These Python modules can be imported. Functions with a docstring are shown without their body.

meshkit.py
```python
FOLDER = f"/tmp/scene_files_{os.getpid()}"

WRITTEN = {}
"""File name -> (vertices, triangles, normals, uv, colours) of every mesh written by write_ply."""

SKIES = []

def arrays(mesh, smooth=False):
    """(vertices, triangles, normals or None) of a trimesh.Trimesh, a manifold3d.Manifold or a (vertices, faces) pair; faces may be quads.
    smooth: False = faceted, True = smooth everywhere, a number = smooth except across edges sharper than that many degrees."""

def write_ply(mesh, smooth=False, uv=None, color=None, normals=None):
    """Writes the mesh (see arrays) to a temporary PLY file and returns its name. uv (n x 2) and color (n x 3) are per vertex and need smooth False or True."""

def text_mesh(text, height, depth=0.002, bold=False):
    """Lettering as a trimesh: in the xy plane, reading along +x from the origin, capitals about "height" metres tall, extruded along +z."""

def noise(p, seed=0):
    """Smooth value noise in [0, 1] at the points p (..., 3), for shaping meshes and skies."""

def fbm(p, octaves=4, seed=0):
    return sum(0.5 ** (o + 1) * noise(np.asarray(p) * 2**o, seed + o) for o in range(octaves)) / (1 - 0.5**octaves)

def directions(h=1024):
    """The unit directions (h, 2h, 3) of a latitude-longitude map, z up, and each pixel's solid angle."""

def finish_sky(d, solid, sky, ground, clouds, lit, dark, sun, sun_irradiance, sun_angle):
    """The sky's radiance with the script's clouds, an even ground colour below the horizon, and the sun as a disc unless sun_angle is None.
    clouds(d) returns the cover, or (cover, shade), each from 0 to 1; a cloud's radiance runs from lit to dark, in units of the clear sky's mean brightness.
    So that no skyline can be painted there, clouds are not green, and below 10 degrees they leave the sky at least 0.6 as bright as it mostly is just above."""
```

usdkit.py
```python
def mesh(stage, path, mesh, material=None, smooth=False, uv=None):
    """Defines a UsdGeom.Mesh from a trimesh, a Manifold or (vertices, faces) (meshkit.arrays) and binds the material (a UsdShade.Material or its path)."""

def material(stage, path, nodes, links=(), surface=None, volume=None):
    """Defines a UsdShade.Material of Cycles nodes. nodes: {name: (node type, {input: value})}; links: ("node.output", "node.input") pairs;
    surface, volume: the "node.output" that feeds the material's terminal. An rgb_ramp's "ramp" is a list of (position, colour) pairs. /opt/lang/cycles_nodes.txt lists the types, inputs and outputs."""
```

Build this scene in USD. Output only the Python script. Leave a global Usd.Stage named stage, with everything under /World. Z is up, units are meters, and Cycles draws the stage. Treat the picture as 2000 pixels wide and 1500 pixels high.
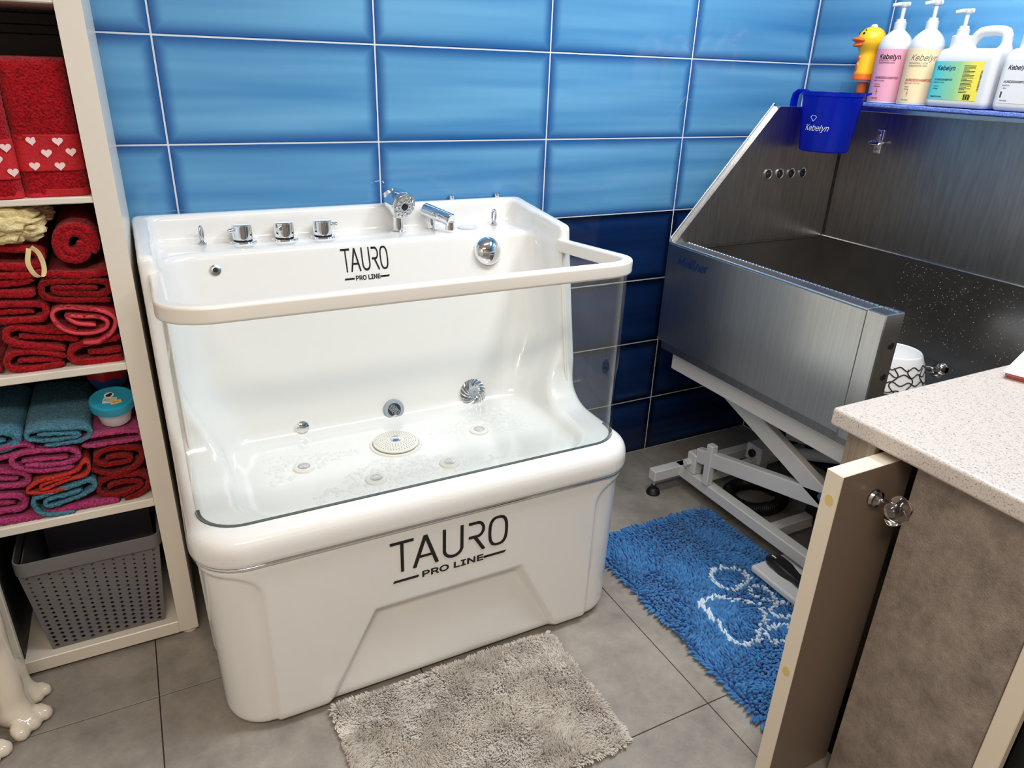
import math, numpy as np, trimesh, manifold3d, usdkit, meshkit
from shapely import geometry as sg, affinity, union_all
from pxr import Usd, UsdGeom, UsdLux, UsdShade, Gf, Sdf
stage = Usd.Stage.CreateInMemory()
UsdGeom.SetStageUpAxis(stage, UsdGeom.Tokens.z)
UsdGeom.SetStageMetersPerUnit(stage, 1.0)
S = 0.82            # working lengths below are multiplied by this to give metres
UsdGeom.Xform.Define(stage, '/World')
rng = np.random.default_rng(7)

# ------------------------------------------------------------------ camera, lamps, exposure
CAM = np.array([-0.10687, -2.48622, 1.73788])
R3 = np.array([[0.8913079, -0.4522768, 0.0318731], [0.1579013, 0.3755378, 0.9132571], [0.4250145, 0.8089605, -0.4061350]])
cam = UsdGeom.Camera.Define(stage, '/World/camera')
m4 = np.eye(4); m4[0, :3] = R3[0]; m4[1, :3] = R3[1]; m4[2, :3] = -R3[2]; m4[3, :3] = CAM * S
cam.AddTransformOp().Set(Gf.Matrix4d(m4.tolist()))
cam.CreateHorizontalApertureAttr(36.0); cam.CreateVerticalApertureAttr(27.0)
cam.CreateFocalLengthAttr(36 * 1397.53 / 2000); cam.CreateClippingRangeAttr(Gf.Vec2f(0.05, 30))
cam.CreateExposureAttr(-0.08)

def rect_light(name, pos, aim, w, h, power, col):
    l = UsdLux.RectLight.Define(stage, '/World/' + name)
    z = -(np.array(aim, float) - np.array(pos, float)); z /= np.linalg.norm(z)
    x = np.cross([0, 1, 0.01], z); x /= np.linalg.norm(x); y = np.cross(z, x)
    m = np.eye(4); m[0, :3] = x; m[1, :3] = y; m[2, :3] = z; m[3, :3] = np.array(pos) * S
    l.AddTransformOp().Set(Gf.Matrix4d(m.tolist()))
    l.CreateWidthAttr(w * S); l.CreateHeightAttr(h * S); l.CreateIntensityAttr(power); l.CreateColorAttr(Gf.Vec3f(*col))
    return l
rect_light('ceiling_light_right', (2.05, -1.35, 3.02), (2.05, -1.35, 0), 0.35, 1.3, 27, (1.0, 0.985, 0.96))
rect_light('ceiling_light_middle', (1.0, -1.3, 3.02), (1.0, -1.3, 0), 1.3, 0.35, 21, (0.97, 0.99, 1.0))
rect_light('ceiling_light_rear', (-0.45, -3.0, 3.02), (-0.45, -3.0, 0), 1.3, 0.5, 28, (1.0, 0.86, 0.71))

# ------------------------------------------------------------------ materials
def L(r, g, b):
    c = np.array([r, g, b]) / 255.0
    return tuple(float(x) for x in np.where(c <= 0.04045, c / 12.92, ((c + 0.055) / 1.055) ** 2.4))
MATS = {}
def mat(name, nodes, links=(), surface='p.BSDF'):
    MATS[name] = usdkit.material(stage, '/World/Looks/' + name, nodes, list(links), surface=surface)
    return MATS[name]
def plain(name, col, rough=0.5, metal=0.0, **kw):
    return mat(name, {'p': ('principled_bsdf', dict(base_color=col, roughness=rough, metallic=metal, **kw))})
def noisy(name, c1, c2, scale, rough=0.5, bump=0.0, bscale=None, metal=0.0, stretch=(1, 1, 1), detail=4, lo=0.35, hi=0.65, dist=0.004, nr=0.5, **kw):
    n = {'g': ('geometry', {}), 'm': ('mapping', {'scale': stretch}), 'n': ('noise_texture', {'scale': scale, 'detail': detail, 'roughness': nr}),
         'r': ('rgb_ramp', {'ramp': [(lo, c1), (hi, c2)]}), 'p': ('principled_bsdf', dict(roughness=rough, metallic=metal, **kw))}
    l = [('g.position', 'm.vector'), ('m.vector', 'n.vector'), ('n.fac', 'r.fac'), ('r.color', 'p.base_color')]
    if bump:
        n['n2'] = ('noise_texture', {'scale': bscale or scale, 'detail': 3}); n['b'] = ('bump', {'strength': bump, 'distance': dist})
        l += [('m.vector', 'n2.vector'), ('n2.fac', 'b.height'), ('b.normal', 'p.normal')]
    return mat(name, n, l)
def terry(name, c, scale=210):
    d = tuple(x * 0.5 for x in c)
    return mat(name, {'g': ('geometry', {}), 'v': ('noise_texture', {'scale': scale, 'detail': 2, 'roughness': 0.6}), 'n': ('noise_texture', {'scale': 30, 'detail': 2}),
                      'r': ('rgb_ramp', {'ramp': [(0.34, d), (0.6, c)]}), 'b': ('bump', {'strength': 1.0, 'distance': 0.009}),
                      'p': ('principled_bsdf', {'roughness': 1.0, 'sheen_weight': 0.12, 'sheen_roughness': 0.4, 'specular_ior_level': 0.1})},
               [('g.position', 'v.vector'), ('v.fac', 'r.fac'), ('r.color', 'p.base_color'), ('v.fac', 'b.height'), ('b.normal', 'p.normal')])
def tile_mat(name, edge, mid, hi):
    return mat(name, {'t': ('texture_coordinate', {}), 's': ('separate_xyz', {}), 'g': ('geometry', {}), 'mp': ('mapping', {'scale': (0.8, 0.8, 13)}),
        'u1': ('math', {'math_type': 'subtract', 'value1': 1.0}), 'um': ('math', {'math_type': 'minimum'}), 'us': ('math', {'math_type': 'multiply', 'value2': 0.655}),
        'v1': ('math', {'math_type': 'subtract', 'value1': 1.0}), 'vm': ('math', {'math_type': 'minimum'}), 'vs': ('math', {'math_type': 'multiply', 'value2': 0.3}),
        'd': ('math', {'math_type': 'minimum'}), 'mr': ('map_range', {'range_type': 'smoothstep', 'from_min': 0.0, 'from_max': 0.042, 'clamp': True}),
        'n': ('noise_texture', {'scale': 1.0, 'detail': 2.5, 'roughness': 0.5}), 'n3': ('noise_texture', {'scale': 1.6, 'detail': 1}),
        'r': ('rgb_ramp', {'ramp': [(0.3, mid), (0.68, hi)]}), 'mx': ('mix', {'color1': edge}),
        'p': ('principled_bsdf', {'roughness': 0.06, 'specular_ior_level': 0.5})},
        [('t.UV', 's.vector'), ('s.x', 'u1.value2'), ('s.x', 'um.value1'), ('u1.value', 'um.value2'), ('um.value', 'us.value1'),
         ('s.y', 'v1.value2'), ('s.y', 'vm.value1'), ('v1.value', 'vm.value2'), ('vm.value', 'vs.value1'), ('us.value', 'd.value1'), ('vs.value', 'd.value2'),
         ('d.value', 'mr.value'), ('g.position', 'mp.vector'), ('mp.vector', 'n.vector'), ('n.fac', 'r.fac'), ('r.color', 'mx.color2'), ('mr.result', 'mx.fac'), ('mx.color', 'p.base_color')])
tile_mat('tile_light_blue', L(40, 92, 154), L(68, 134, 188), L(112, 174, 216))
tile_mat('tile_navy', L(6, 14, 36), L(11, 28, 64), L(22, 52, 102))
plain('grout', L(225, 230, 235), 0.8)
plain('white_wall', L(225, 220, 212), 0.8)
plain('dim_wall', L(150, 142, 132), 0.8)
noisy('floor_stone', L(120, 114, 107), L(172, 166, 158), 8, 0.42, 0.25, 120, detail=9, lo=0.25, hi=0.75, dist=0.002, nr=0.72)
plain('joint_dark', L(52, 46, 42), 0.9)
plain('tub_white', L(238, 238, 236), 0.16, coat_weight=0.4, coat_roughness=0.04)
plain('rail_white', L(240, 236, 228), 0.22)
plain('black_print', L(12, 12, 13), 0.4)
plain('chrome', (0.85, 0.86, 0.88), 0.06, 1.0)
plain('dull_chrome', (0.55, 0.56, 0.58), 0.25, 1.0)
plain('gunmetal', (0.35, 0.34, 0.34), 0.12, 1.0)
plain('grey_plastic', L(160, 172, 182), 0.35)
plain('dark_grey_plastic', L(48, 50, 52), 0.45)
plain('white_plastic', L(212, 216, 222), 0.3)
plain('white_glaze', L(236, 238, 240), 0.08, coat_weight=0.5)
plain('cream_glaze', L(232, 222, 206), 0.1, coat_weight=0.6)
plain('cream_laminate', L(228, 220, 208), 0.3)
plain('cream_edge', L(226, 214, 196), 0.38)
plain('shelf_black', L(20, 20, 22), 0.5)
plain('basket_grey', L(112, 110, 112), 0.42)
plain('cloth_blue', L(60, 80, 160), 0.9)
plain('black_rubber', L(16, 16, 17), 0.5)
plain('frame_paint', L(214, 214, 212), 0.35)
plain('print_navy', L(20, 45, 95), 0.4)
plain('yellow_plastic', L(246, 196, 40), 0.3)
plain('orange_plastic', L(238, 112, 36), 0.3)
plain('label_pink', L(226, 164, 186), 0.45)
plain('label_cream', L(240, 218, 176), 0.45)
plain('label_white', L(218, 220, 226), 0.45)
plain('print_violet', L(92, 24, 78), 0.45)
plain('print_red', L(176, 36, 32), 0.45)
plain('print_grey', L(110, 112, 116), 0.5)
plain('lid_teal', L(38, 150, 180), 0.35)
plain('sticker_orange', L(240, 190, 110), 0.6)
plain('red_glaze', L(190, 40, 48), 0.2)
plain('blue_glaze', L(40, 80, 140), 0.2)
plain('net_brown', L(40, 22, 14), 0.35)
plain('red_card', L(190, 96, 90), 0.6)
plain('paper_white', L(238, 236, 232), 0.7)
plain('sticker_yellow', L(214, 190, 120), 0.5)
plain('heart_white', L(240, 214, 214), 0.95)
plain('hem_red', L(206, 62, 76), 0.9)
noisy('band_red', L(176, 26, 36), L(196, 34, 44), 200, 0.95, 0.4, 500, dist=0.002)
terry('terry_red', L(186, 26, 38))
terry('terry_rose', L(190, 44, 58))
terry('terry_dark_red', L(158, 22, 26))
terry('terry_orange_red', L(222, 56, 46))
terry('terry_pink', L(200, 70, 130))
terry('terry_teal', L(84, 146, 172))
noisy('net_cream', L(214, 196, 140), L(240, 226, 178), 160, 0.9, 0.8, 420, dist=0.004)
noisy('net_tan', L(170, 140, 105), L(196, 168, 130), 160, 0.9, 0.8, 420, dist=0.004)
plain('ribbon_cream', L(232, 214, 160), 0.7)
noisy('steel', (0.52, 0.51, 0.485), (0.58, 0.57, 0.545), 9, 0.26, 0.04, 60, 1.0, (14, 14, 0.5), dist=0.001)
noisy('steel_dark', (0.30, 0.29, 0.28), (0.37, 0.36, 0.35), 9, 0.36, 0.06, 60, 1.0, (10, 10, 1.0), dist=0.001)
noisy('steel_wet', (0.30, 0.285, 0.27), (0.38, 0.365, 0.35), 6, 0.27, 0.12, 18, 1.0, (1, 1, 1), dist=0.002)
plain('steel_bright', (0.80, 0.80, 0.80), 0.25, 1.0)
plain('droplet', (0.40, 0.40, 0.40), 0.05, coat_weight=0.5)
noisy('quartz', L(138, 124, 114), L(206, 197, 190), 330, 0.28, 0.0, lo=0.26, hi=0.46, detail=2)
noisy('concrete', L(98, 87, 78), L(172, 160, 148), 14, 0.55, 0.4, 360, detail=10, lo=0.27, hi=0.73, dist=0.005, nr=0.8)
plain('door_taupe', L(120, 105, 93), 0.36)
noisy('wood_grey', L(140, 124, 106), L(186, 170, 148), 14, 0.5, 0.1, 40, stretch=(3, 3, 0.15))
noisy('blue_foam', L(72, 100, 190), L(128, 152, 222), 240, 0.9, 0.5, 300, dist=0.003)
noisy('fur_grey', L(194, 188, 181), L(222, 217, 210), 9, 1.0, sheen_weight=0.15)
noisy('noodle_blue', L(26, 90, 156), L(60, 136, 198), 60, 0.75, lo=0.3, hi=0.7, sheen_weight=0.2)
plain('noodle_white', L(206, 222, 236), 0.9)
plain('mat_back_grey', L(150, 144, 138), 0.95)
plain('mat_back_blue', L(20, 60, 120), 0.95)
# teal-to-yellow canister label (a printed gradient along y)
mat('label_gradient', {'t': ('texture_coordinate', {}), 's': ('separate_xyz', {}), 'r': ('rgb_ramp', {'ramp': [(0, L(50, 178, 208)), (0.3, L(90, 196, 200)), (0.62, L(150, 206, 150)), (0.85, L(236, 224, 90)), (1, L(240, 222, 80))]}),
    'p': ('principled_bsdf', {'roughness': 0.4})}, [('t.UV', 's.vector'), ('s.x', 'r.fac'), ('r.color', 'p.base_color')])
def pane(name, tint, ior=1.45, rough=0.0):
    mat(name, {'f': ('fresnel', {'IOR': ior}), 'ge': ('geometry', {}), 'iv': ('math', {'math_type': 'subtract', 'value1': 1.0}), 'mu': ('math', {'math_type': 'multiply'}), 't': ('transparent_bsdf', {'color': tint}), 'g': ('glossy_bsdf', {'color': (1, 1, 1), 'roughness': rough}), 'x': ('mix_closure', {})},
        [('ge.backfacing', 'iv.value2'), ('iv.value', 'mu.value1'), ('f.fac', 'mu.value2'), ('mu.value', 'x.fac'), ('t.BSDF', 'x.closure1'), ('g.BSDF', 'x.closure2')], surface='x.closure')
pane('glass', (0.968, 0.98, 0.974))
pane('clear_plastic', (0.95, 0.96, 0.97), 1.35)
plain('glass_edge', L(58, 74, 66), 0.2)
plain('crystal', (0.97, 0.97, 0.97), 0.02, transmission_weight=1.0, ior=1.5)
mat('jug_blue', {'p': ('principled_bsdf', {'base_color': L(12, 52, 188), 'roughness': 0.18, 'specular_ior_level': 0.5}), 'l': ('translucent_bsdf', {'color': L(16, 68, 232)}),
    't': ('transparent_bsdf', {'color': L(30, 80, 240)}), 'a': ('mix_closure', {'fac': 0.5}), 'b': ('mix_closure', {'fac': 0.3})},
    [('p.BSDF', 'a.closure1'), ('l.BSDF', 'a.closure2'), ('a.closure', 'b.closure1'), ('t.BSDF', 'b.closure2')], surface='b.closure')

# ------------------------------------------------------------------ scene tree helpers
USED = {}
def fresh(parent, name):
    k = (parent, name); n = USED.get(k, 0); USED[k] = n + 1
    return f'{parent}/{name}' + (f'_{n:03d}' if n else '')
def meta(prim, label=None, cat=None, group=None, kind=None):
    for k, t in (('label', label), ('category', cat), ('group', group), ('kind', kind)):
        if t: prim.SetCustomDataByKey(k, t)
def arr(mesh):
    return meshkit.arrays(mesh, False)[:2]
def cat_(*ms):
    V, F, n = [], [], 0
    for m in ms:
        v, f = arr(m); V.append(v); F.append(f + n); n += len(v)
    return np.vstack(V), np.vstack(F)
def put(path, mesh, material, smooth, loc, uv=None):
    v, f = arr(mesh)
    return usdkit.mesh(stage, path, ((v - loc) * S, f), MATS[material] if material else None, smooth=smooth, uv=uv).GetPrim()
class Thing:
    def __init__(self, name, label, cat, loc=(0, 0, 0), group=None, tilt=0):
        self.loc = np.array(loc, float); self.path = fresh('/World', name)
        x = UsdGeom.Xform.Define(stage, self.path); x.AddTranslateOp().Set(Gf.Vec3d(*(self.loc * S).tolist()))
        if tilt: x.AddRotateXOp().Set(tilt)
        meta(x.GetPrim(), label, cat, group)
    def part(self, name, mesh, material, smooth=30, under=None, label=None, kind=None, uv=None):
        path = fresh(under or self.path, name)
        meta(put(path, mesh, material, smooth, self.loc, uv), label, kind=kind)
        return path
def solo(name, mesh, material, label, cat, smooth=30, group=None, kind=None):
    path = fresh('/World', name); meta(put(path, mesh, material, smooth, np.zeros(3)), label, cat, group, kind); return path
def struct(name, mesh, material, smooth=False):
    path = fresh('/World', name); meta(put(path, mesh, material, smooth, np.zeros(3)), kind='structure'); return path
def sub(parent, name, mesh, material, smooth=False, uv=None, label=None, kind=None):
    path = fresh(parent, name); meta(put(path, mesh, material, smooth, np.zeros(3), uv), label, kind=kind); return path

# ------------------------------------------------------------------ shape helpers
MF = manifold3d.Manifold
def hull(pts): return MF.hull_points(np.asarray(pts, float).tolist())
def box(x0, x1, y0, y1, z0, z1, r=0.002):
    x0, x1 = sorted((x0, x1)); y0, y1 = sorted((y0, y1)); z0, z1 = sorted((z0, z1))
    r = min(r, (x1 - x0) / 3, (y1 - y0) / 3, (z1 - z0) / 3); P = []
    for sx, x in ((1, x0), (-1, x1)):
        for sy, y in ((1, y0), (-1, y1)):
            for sz, z in ((1, z0), (-1, z1)):
                P += [(x + sx * r, y + sy * r, z), (x + sx * r, y, z + sz * r), (x, y + sy * r, z + sz * r)]
    return hull(P)
def rbox(x0, x1, y0, y1, z0, z1, r, n=12):
    s = arr(trimesh.creation.icosphere(2 if n > 8 else 1, r))[0]
    return hull(np.vstack([s + (x, y, z) for x in (x0 + r, x1 - r) for y in (y0 + r, y1 - r) for z in (z0 + r, z1 - r)]))
def frame_of(d, up=(0, 0, 1)):
    d = np.array(d, float); d /= np.linalg.norm(d); u = np.array(up, float)
    if abs(d @ u) > 0.98: u = np.array([0, 1.0, 0])
    s = np.cross(d, u); s /= np.linalg.norm(s); return s, np.cross(s, d), d
def bar(p, q, w, h, up=(0, 0, 1), r=0.003):
    p, q = np.array(p, float), np.array(q, float); s, u, d = frame_of(q - p, up); n = np.linalg.norm(q - p)
    v, f = arr(box(-w / 2, w / 2, -h / 2, h / 2, 0, n, r)); return v @ np.array([s, u, d]) + p, f
def lathe(profile, at=(0, 0, 0), axis=(0, 0, 1), n=40, up=(0, 0, 1), squash=(1, 1)):
    pr = np.array(profile, float); a = np.linspace(0, 2 * np.pi, n, endpoint=False)
    s, u, d = frame_of(axis, up)
    V = (pr[:, None, 0, None] * (np.cos(a)[:, None] * s * squash[0] + np.sin(a)[:, None] * u * squash[1]) + pr[:, None, 1, None] * d).reshape(-1, 3) + np.array(at, float)
    F = []
    for i in range(len(pr) - 1):
        for j in range(n):
            k = (j + 1) % n; F.append((i * n + j, i * n + k, (i + 1) * n + k, (i + 1) * n + j))
    F = np.array(F); F = np.vstack([F[:, [0, 1, 2]], F[:, [0, 2, 3]]])
    m = trimesh.Trimesh(V, F, process=False); m.merge_vertices(); m.update_faces(m.nondegenerate_faces()); m.remove_unreferenced_vertices()
    return m
def cyl(p, q, r, n=24, r2=None, b=0.15):
    p, q = np.array(p, float), np.array(q, float); h = np.linalg.norm(q - p); r2 = r if r2 is None else r2; c = min(r, r2, h) * b
    return lathe([(0, 0), (r - c, 0), (r, c), (r2, h - c), (r2 - c, h), (0, h)], p, q - p, n)
def spline(pts, step, closed=False):
    P = np.array(pts, float); n = len(P)
    if closed: Q = np.vstack([P[-1], P, P[0], P[1]])
    else: Q = np.vstack([2 * P[0] - P[1], P, 2 * P[-1] - P[-2]])
    out = []
    for i in range(1, len(Q) - 2):
        k = max(2, int(np.linalg.norm(Q[i + 1] - Q[i]) / step)); t = (np.arange(k) / k)[:, None]
        a, b, c, d = Q[i - 1], Q[i], Q[i + 1], Q[i + 2]
        out.append(0.5 * (2 * b + (c - a) * t + (2 * a - 5 * b + 4 * c - d) * t ** 2 + (3 * b - a - 3 * c + d) * t ** 3))
    if not closed: out.append(P[-1:])
    return np.vstack(out)
def grid_faces(n, m, closed_m=True, closed_n=False):
    i, j = np.meshgrid(np.arange(n if closed_n else n - 1), np.arange(m if closed_m else m - 1), indexing='ij'); i, j = i.ravel(), j.ravel(); k, i2 = (j + 1) % m, (i + 1) % n
    q = np.stack([i * m + j, i * m + k, i2 * m + k, i2 * m + j], 1)
    return np.vstack([q[:, [0, 1, 2]], q[:, [0, 2, 3]]])
def sweep(path, section, up=(0, 0, 1), closed=False, caps=True):
    """section (side, up) points; the path's frames keep 'up'."""
    P = np.array(path, float); T = np.gradient(P, axis=0) if not closed else np.roll(P, -1, 0) - np.roll(P, 1, 0)
    T /= np.linalg.norm(T, axis=1, keepdims=True); u = np.array(up, float)
    Sd = np.cross(T, u); Sd /= np.linalg.norm(Sd, axis=1, keepdims=True); U = np.cross(Sd, T)
    sec = np.array(section, float)
    if sec.ndim == 2: sec = np.broadcast_to(sec, (len(P),) + sec.shape)
    V = P[:, None] + sec[..., 0:1] * Sd[:, None] + sec[..., 1:2] * U[:, None]; n, m = V.shape[:2]
    F = grid_faces(n, m, True, closed); V = V.reshape(-1, 3)
    if not closed and caps:
        V = np.vstack([V, P[:1] + (sec[0, :, 0].mean() * Sd[0] + sec[0, :, 1].mean() * U[0]), P[-1:] + (sec[-1, :, 0].mean() * Sd[-1] + sec[-1, :, 1].mean() * U[-1])]); j = np.arange(m); k = (j + 1) % m
        F = np.vstack([F, np.stack([k, j, np.full(m, n * m)], 1), np.stack([(n - 1) * m + j, (n - 1) * m + k, np.full(m, n * m + 1)], 1)])
    return V, F[:, ::-1]
def circle(r, n=12): a = np.linspace(0, 2 * np.pi, n, endpoint=False); return np.stack([r * np.cos(a), r * np.sin(a)], 1)
def tube(path, r, n=12, closed=False):
    P = np.array(path, float); T = (np.gradient(P, axis=0) if not closed else np.roll(P, -1, 0) - np.roll(P, 1, 0)); T /= np.linalg.norm(T, axis=1, keepdims=True)
    s, u, _ = frame_of(T[0]); Ss = [s]
    for t in T[1:]:
        s = s - (s @ t) * t; s /= np.linalg.norm(s); Ss.append(s)
    Ss = np.array(Ss); U = np.cross(Ss, T); c = circle(1, n); rr = np.broadcast_to(np.asarray(r, float), (len(P),))
    V = P[:, None] + rr[:, None, None] * (c[None, :, 0:1] * Ss[:, None] + c[None, :, 1:2] * U[:, None]); N = len(P)
    F = grid_faces(N, n, True, closed); V = V.reshape(-1, 3)
    if not closed:
        j = np.arange(n); k = (j + 1) % n; V = np.vstack([V, P[:1], P[-1:]])
        F = np.vstack([F, np.stack([k, j, np.full(n, N * n)], 1), np.stack([(N - 1) * n + j, (N - 1) * n + k, np.full(n, N * n + 1)], 1)])
    return V, F
def rrect(w, h, r, n=4):
    out = []
    for cx, cy, a0 in ((w / 2 - r, h / 2 - r, 0), (-w / 2 + r, h / 2 - r, 90), (-w / 2 + r, -h / 2 + r, 180), (w / 2 - r, -h / 2 + r, 270)):
        for k in range(n + 1):
            a = math.radians(a0 + 90 * k / n); out.append((cx + r * math.cos(a), cy + r * math.sin(a)))
    return np.array(out)
def extrude(poly, d):
    ps = getattr(poly, 'geoms', [poly])
    return cat_(*[trimesh.creation.extrude_polygon(p, d, engine='earcut') for p in ps if p.area > 1e-10])
def place(mesh, o, u, v, n):
    V, F = arr(mesh); return V[:, :1] * np.array(u) + V[:, 1:2] * np.array(v) + V[:, 2:3] * np.array(n) + np.array(o), F
def text(s, h, d=0.0012, bold=False, shear=0.0, squeeze=1.0):
    V, F = arr(meshkit.text_mesh(s, h, d, bold)); V = V.copy(); V[:, 0] = V[:, 0] * squeeze + shear * V[:, 1]; return V, F
def width(mesh): v = arr(mesh)[0]; return v[:, 0].max() - v[:, 0].min()
def smax(a, b, k): h = np.maximum(k - np.abs(a - b), 0) / k; return np.maximum(a, b) + h * h * k / 4
def smin(a, b, k): return -smax(-a, -b, k)
def sstep(a, b, x): t = np.clip((x - a) / (b - a), 0, 1); return t * t * (3 - 2 * t)
def rr2(x, y, x0, x1, y0, y1, r):
    dx = np.abs(x - (x0 + x1) / 2) - ((x1 - x0) / 2 - r); dy = np.abs(y - (y0 + y1) / 2) - ((y1 - y0) / 2 - r)
    return np.hypot(np.maximum(dx, 0), np.maximum(dy, 0)) + np.minimum(np.maximum(dx, dy), 0) - r
def capsule(P, a, b, ra, rb=None):
    rb = ra if rb is None else rb; a, b = np.array(a, float), np.array(b, float); d = b - a
    t = np.clip(((P - a) @ d) / (d @ d), 0, 1); return np.linalg.norm(P - a - t[..., None] * d, axis=-1) - (ra + (rb - ra) * t)
def surfnet(f, lo, hi, h):
    ax = [np.arange(l, u + h, h) for l, u in zip(lo, hi)]
    G = np.stack(np.meshgrid(*ax, indexing='ij'), -1); V = f(G); sh = np.array(V.shape); c = sh - 1
    ins = V < 0; cnt = np.zeros(c, int)
    off = [(a, b, d) for a in (0, 1) for b in (0, 1) for d in (0, 1)]
    sl = lambda o: tuple(slice(o[k], o[k] + c[k]) for k in range(3))
    for o in off: cnt += ins[sl(o)]
    act = (cnt > 0) & (cnt < 8); idx = -np.ones(c, int); idx[act] = np.arange(act.sum()); cell = np.argwhere(act)
    acc, n = np.zeros((len(cell), 3)), np.zeros(len(cell))
    for a in off:
        for k in range(3):
            if a[k]: continue
            b = list(a); b[k] = 1; ca, cb = cell + a, cell + b
            va, vb = V[tuple(ca.T)], V[tuple(cb.T)]; x = (va < 0) != (vb < 0); t = va[x] / (va[x] - vb[x])
            acc[x] += ca[x] + t[:, None] * (cb[x] - ca[x]); n[x] += 1
    P = np.array(lo) + h * acc / n[:, None]; F = []
    for k in range(3):
        i, j = (k + 1) % 3, (k + 2) % 3
        s0 = [slice(None)] * 3; s1 = [slice(None)] * 3; s0[k] = slice(0, -1); s1[k] = slice(1, None)
        A, B = ins[tuple(s0)], ins[tuple(s1)]; e = np.argwhere(A != B); e = e[(e[:, i] > 0) & (e[:, j] > 0) & (e[:, i] < c[i]) & (e[:, j] < c[j])]
        q = []
        for di, dj in ((-1, -1), (0, -1), (0, 0), (-1, 0)):
            g = e.copy(); g[:, i] += di; g[:, j] += dj; q.append(idx[tuple(g.T)])
        q = np.stack(q, 1); flip = ~A[tuple(e.T)]; q[flip] = q[flip][:, ::-1]; F.append(q)
    F = np.vstack(F); F = np.vstack([F[:, [0, 1, 2]], F[:, [0, 2, 3]]])
    for _ in range(2):
        v0 = f(P); g = np.stack([(f(P + d) - f(P - d)) / 0.002 for d in np.eye(3) * 0.001], 1)
        P = P - np.clip(v0 / np.maximum((g ** 2).sum(1), 0.05), -h, h)[:, None] * g
    return P, F
def upath(x0, x1, yb, yf, r, n=12):
    """U-shaped path in plan: back left, round the two front corners, back right."""
    a = np.linspace(0, np.pi / 2, n)
    l = np.stack([np.full(14, x0), np.linspace(yb, yf + r, 14)], 1)
    c1 = np.stack([x0 + r - r * np.cos(a), yf + r - r * np.sin(a)], 1)[1:]
    f = np.stack([np.linspace(x0 + r, x1 - r, 30), np.full(30, yf)], 1)[1:]
    c2 = np.stack([x1 - r + r * np.sin(a), yf + r - r * np.cos(a)], 1)[1:]
    return np.vstack([l, c1, f, c2, l[::-1][1:] * [0, 1] + [x1, 0]])
# ------------------------------------------------------------------ room
XR, XL, YF, ZC = 2.6216, -1.6, -4.2, 3.1
def tile_mesh(o, u, v, n, w, h, d, r=0.002):
    """A bevelled tile; o is the lower corner of its face, u, v across the face, n out of the wall. With uv."""
    u, v, n, o = (np.array(a, float) for a in (u, v, n, o))
    P, T = [], []
    for q, dd in ((r, 0), (0, -r), (0, -d)):
        for a, b in ((q, q), (w - q, q), (w - q, h - q), (q, h - q)):
            P.append(o + a * u + b * v + dd * n); T.append((a / w, b / h))
    F = [(0, 1, 2), (0, 2, 3)]
    for k in (0, 4):
        for j in range(4):
            a, b = k + j, k + (j + 1) % 4; F += [(a, a + 4, b + 4), (a, b + 4, b)]
    return (np.array(P), np.array(F)), np.array(T)
wb = struct('wall_back', box(XL - .1, XR + .1, 0.003, 0.1, -0.05, ZC, .001), 'grout')
wr = struct('wall_right', box(XR + 0.003, XR + .1, YF, 0.003, -0.05, ZC, .001), 'grout')
struct('wall_left', box(XL - .1, XL, YF, 0, -0.05, ZC, .001), 'white_wall')
struct('wall_front', box(XL, XR, YF - .1, YF, -0.05, ZC, .001), 'dim_wall')
struct('ceiling', box(XL - .1, XR + .1, YF - .1, 0.1, ZC, ZC + .1, .001), 'white_wall')
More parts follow.
